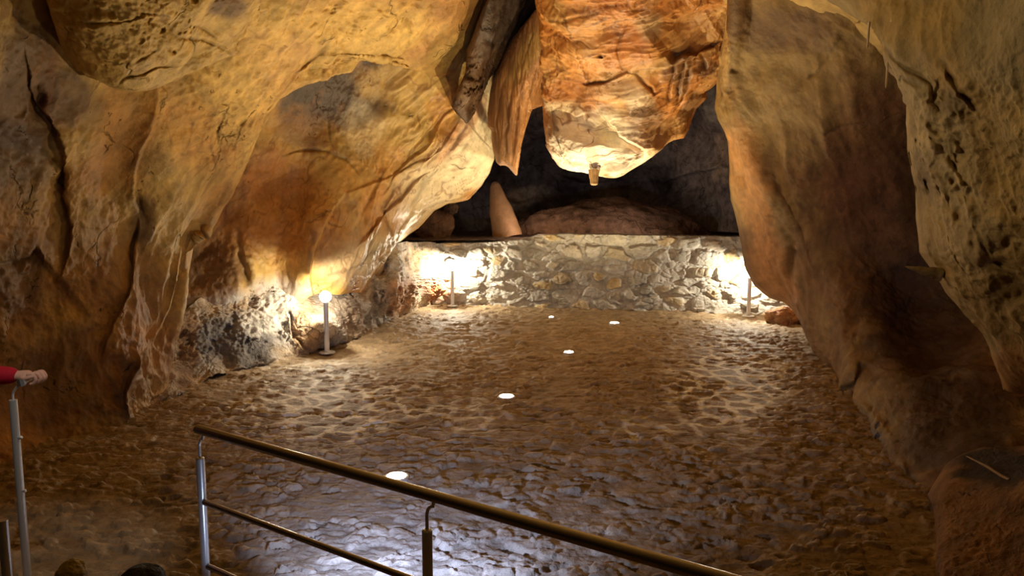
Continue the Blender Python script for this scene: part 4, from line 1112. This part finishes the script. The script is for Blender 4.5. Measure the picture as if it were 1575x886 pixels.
def build_person():
    V = Vector
    hc = atv(46, 578, LY + 0.02)                    # centre of the fist
    sh = V((hc.x - 0.58, hc.y - 0.02, 1.42))        # near shoulder
    pel = V((sh.x - 0.10, sh.y + 0.10, 0.95))
    root = empty('person', (pel.x, pel.y, 0), 'visitor at the left edge in a red sleeve, fist closed on the railing', 'person')
    ax = V((1, 0.12, -0.05)).normalized()           # forearm direction at the wrist
    wrist = hc - ax * 0.060
    elbow = V((hc.x - 0.31, hc.y - 0.06, hc.z + 0.02))
    sh2 = sh + V((-0.06, 0.36, 0))
    neck = (sh + sh2) / 2 + V((0, 0, 0.07))
    head = neck + V((0.02, 0, 0.16))
    # one continuous body: head, neck, torso, arms with the closed hand, legs
    vs = [pel, pel + V((0, 0.05, 0.22)), (sh + sh2) / 2 + V((0, 0, -0.06)), neck, neck + V((.01, 0, .06)), head, head + V((0.0, 0, .09)),
          sh, elbow, wrist, hc - ax * 0.026, hc + ax * 0.012]
    ra = [.09, .09, .09, .06, .055, .085, .06, .062, .045, (.027, .022), (.036, .026), (.034, .026)]
    ed = [(0, 1), (1, 2), (2, 3), (3, 4), (4, 5), (5, 6), (2, 7), (7, 8), (8, 9), (9, 10), (10, 11)]
    def add(p, r, par):
        vs.append(p); ra.append(r); ed.append((par, len(vs) - 1)); return len(vs) - 1
    a = add(sh2, .062, 2); a = add(sh2 + V((-.06, .04, -.3)), .045, a); a = add(sh2 + V((-.02, .0, -.54)), .03, a); a = add(sh2 + V((0, -.01, -.64)), .035, a)
    for dx in (-.09, .09):
        k = add(pel + V((0, dx, -.06)), .095, 0); k = add(pel + V((.03, dx, -.47)), .06, k); k = add(V((pel.x, pel.y + dx, .09)), .04, k); k = add(V((pel.x + .14, pel.y + dx, .035)), .035, k)
    body = skin_mesh('body', vs, ed, ra, M_SKIN, root)
    o = link_mesh('body', body, M_SKIN, root)
    # fingers wrapping over the tube: separate bent chains rooted in the palm
    rail_d = V((0.27, 0.96, 0.03)).normalized()
    fin = []
    for k in range(4):
        s = -0.030 + 0.020 * k
        ln = (0.9, 1.0, 0.97, 0.8)[k]
        r0 = hc + ax * 0.008 + rail_d * s
        pts = [r0 + V((0, 0, .010)), r0 + ax * .034 * ln + V((0, 0, .016)), r0 + ax * .050 * ln + V((0, 0, -.010)), r0 + ax * .034 * ln + V((0, 0, -.030)), r0 + ax * .012 + V((0, 0, -.034))]
        fin.append((pts, [.0105, .0108, .0098, .009, .0075]))
    for pts, rr in fin:
        me = skin_mesh('finger', pts, [(i, i + 1) for i in range(4)], rr, M_SKIN, root)
        link_mesh('finger', me, M_SKIN, root)
    tb = hc - ax * .022 - rail_d * .026
    pts = [tb + V((0, 0, .0)), tb + ax * .026 - rail_d * .014 + V((0, 0, -.006)), tb + ax * .052 - rail_d * .014 + V((0, 0, .002)), tb + ax * .072 - rail_d * .008 + V((0, 0, .008))]
    me = skin_mesh('thumb', pts, [(0, 1), (1, 2), (2, 3)], [.0135, .0125, .0108, .0085], M_SKIN, root)
    link_mesh('thumb', me, M_SKIN, root)
    # jacket: torso and sleeves over the body
    js = [pel + V((0, 0, -.10)), pel + V((0, 0.03, 0.12)), (sh + sh2) / 2 + V((0, 0, -.06)), neck + V((0, 0, -.03)), sh, elbow, wrist + ax * .016, pel + V((0, .05, .26))]
    jr = [(.22, .19), (.20, .17), (.16, .13), .075, .080, .060, .042, (.185, .145)]
    je = [(0, 1), (1, 7), (7, 2), (2, 3), (2, 4), (4, 5), (5, 6)]
    js += [sh2, sh2 + V((-.06, .04, -.3)), sh2 + V((-.02, .0, -.52))]; jr += [.080, .06, .042]; je += [(2, 8), (8, 9), (9, 10)]
    link_mesh('red_jacket', skin_mesh('red_jacket', js, je, jr, M_RED, root), M_RED, root)
    ts = [pel + V((0, 0, .12)), pel + V((0, -.08, -.16)), pel + V((.03, -.09, -.47)), V((pel.x, pel.y - .09, .10)), pel + V((0, .08, -.16)), pel + V((.03, .09, -.47)), V((pel.x, pel.y + .09, .10))]
    link_mesh('trousers', skin_mesh('trousers', ts, [(0, 1), (1, 2), (2, 3), (0, 4), (4, 5), (5, 6)], [.125, .10, .078, .062, .10, .078, .062], M_TROUSER, root), M_TROUSER, root)
    hs = [head + V((-.02, 0, .05)), head + V((-.02, 0, .09)), head + V((-.055, 0, -.01))]
    link_mesh('hair', skin_mesh('hair', hs, [(0, 1), (0, 2)], [.088, .075, .075], M_HAIR, root), M_HAIR, root)
    # face: nose, mouth, ears, eyes
    f = V((1, 0, 0))
    for nm, pts, rr in (('nose', [head + f * .075 + V((0, 0, .01)), head + f * .098 + V((0, 0, -.02))], [.010, .013]), ('mouth', [head + f * .08 + V((0, -.02, -.05)), head + f * .086 + V((0, 0, -.05)), head + f * .08 + V((0, .02, -.05))], [.004, .006, .004])):
        link_mesh(nm, tube_mesh(nm, pts, 0, 10, rr), M_SKIN, root)
    for s in (-1, 1):
        link_mesh('eye', tube_mesh('eye', [head + f * .074 + V((0, s * .03, .015)), head + f * .083 + V((0, s * .03, .015))], .008, 10), M_HAIR, root)
        link_mesh('ear', tube_mesh('ear', [head + V((0, s * .08, -.02)), head + V((-.01, s * .092, .02))], .014, 10), M_SKIN, root)
    return root


build_person()

# ------------------------------------------------------------------ small things
p0, p1 = atv(1487, 702, 4.55), atv(1553, 739, 3.92)
mid = (p0 + p1) / 2 + Vector((0, 0, .006))
o = link_mesh('stick', tube_mesh('stick', [p0, p0 + (p1 - p0) * .3 + Vector((0, 0, .004)), mid, p0 + (p1 - p0) * .8, p1], 0, 8, [.004, .006, .008, .008, .010]), M_WOOD)
tag(o, 'thin dry stick lying across the dark hollow at lower right', 'stick')

pts = []
c0 = atv(458, 505, 9.86)
for k in range(15):
    a = math.pi * k / 14
    pts.append(c0 + Vector((0.20 * (1 - math.cos(a)) / 2 * 1.0, -0.05 * math.sin(a), 0.035 * math.sin(a))))
pts = [atv(450, 485, 9.95), atv(454, 497, 9.9)] + pts
o = link_mesh('cable', tube_mesh('cable', pts, 0.007, 8), M_CABLE)
tag(o, 'short dark cable loop on the grey rock left of the nearest globe lamp', 'cable')

o = blob_rock('rock', at(218, 893, 2.75), (0.085, 0.09, 0.055), 31, np.array([.02, .018, .016]), M_RUBBLE, rough=0.10)  # lump standing in for an unidentified dark shape
o.location.z = o.location.z
tag(o, 'dark rounded lump poking up at the bottom edge left of the railing', 'rock')
o = blob_rock('rock', at(110, 884, 2.75), (0.055, 0.05, 0.055), 33, np.array([.5, .36, .10]), M_ROCK, rough=0.2)  # stand-in lump for an unidentified yellowish shape
tag(o, 'small yellowish lump at the bottom left edge of the view', 'rock')
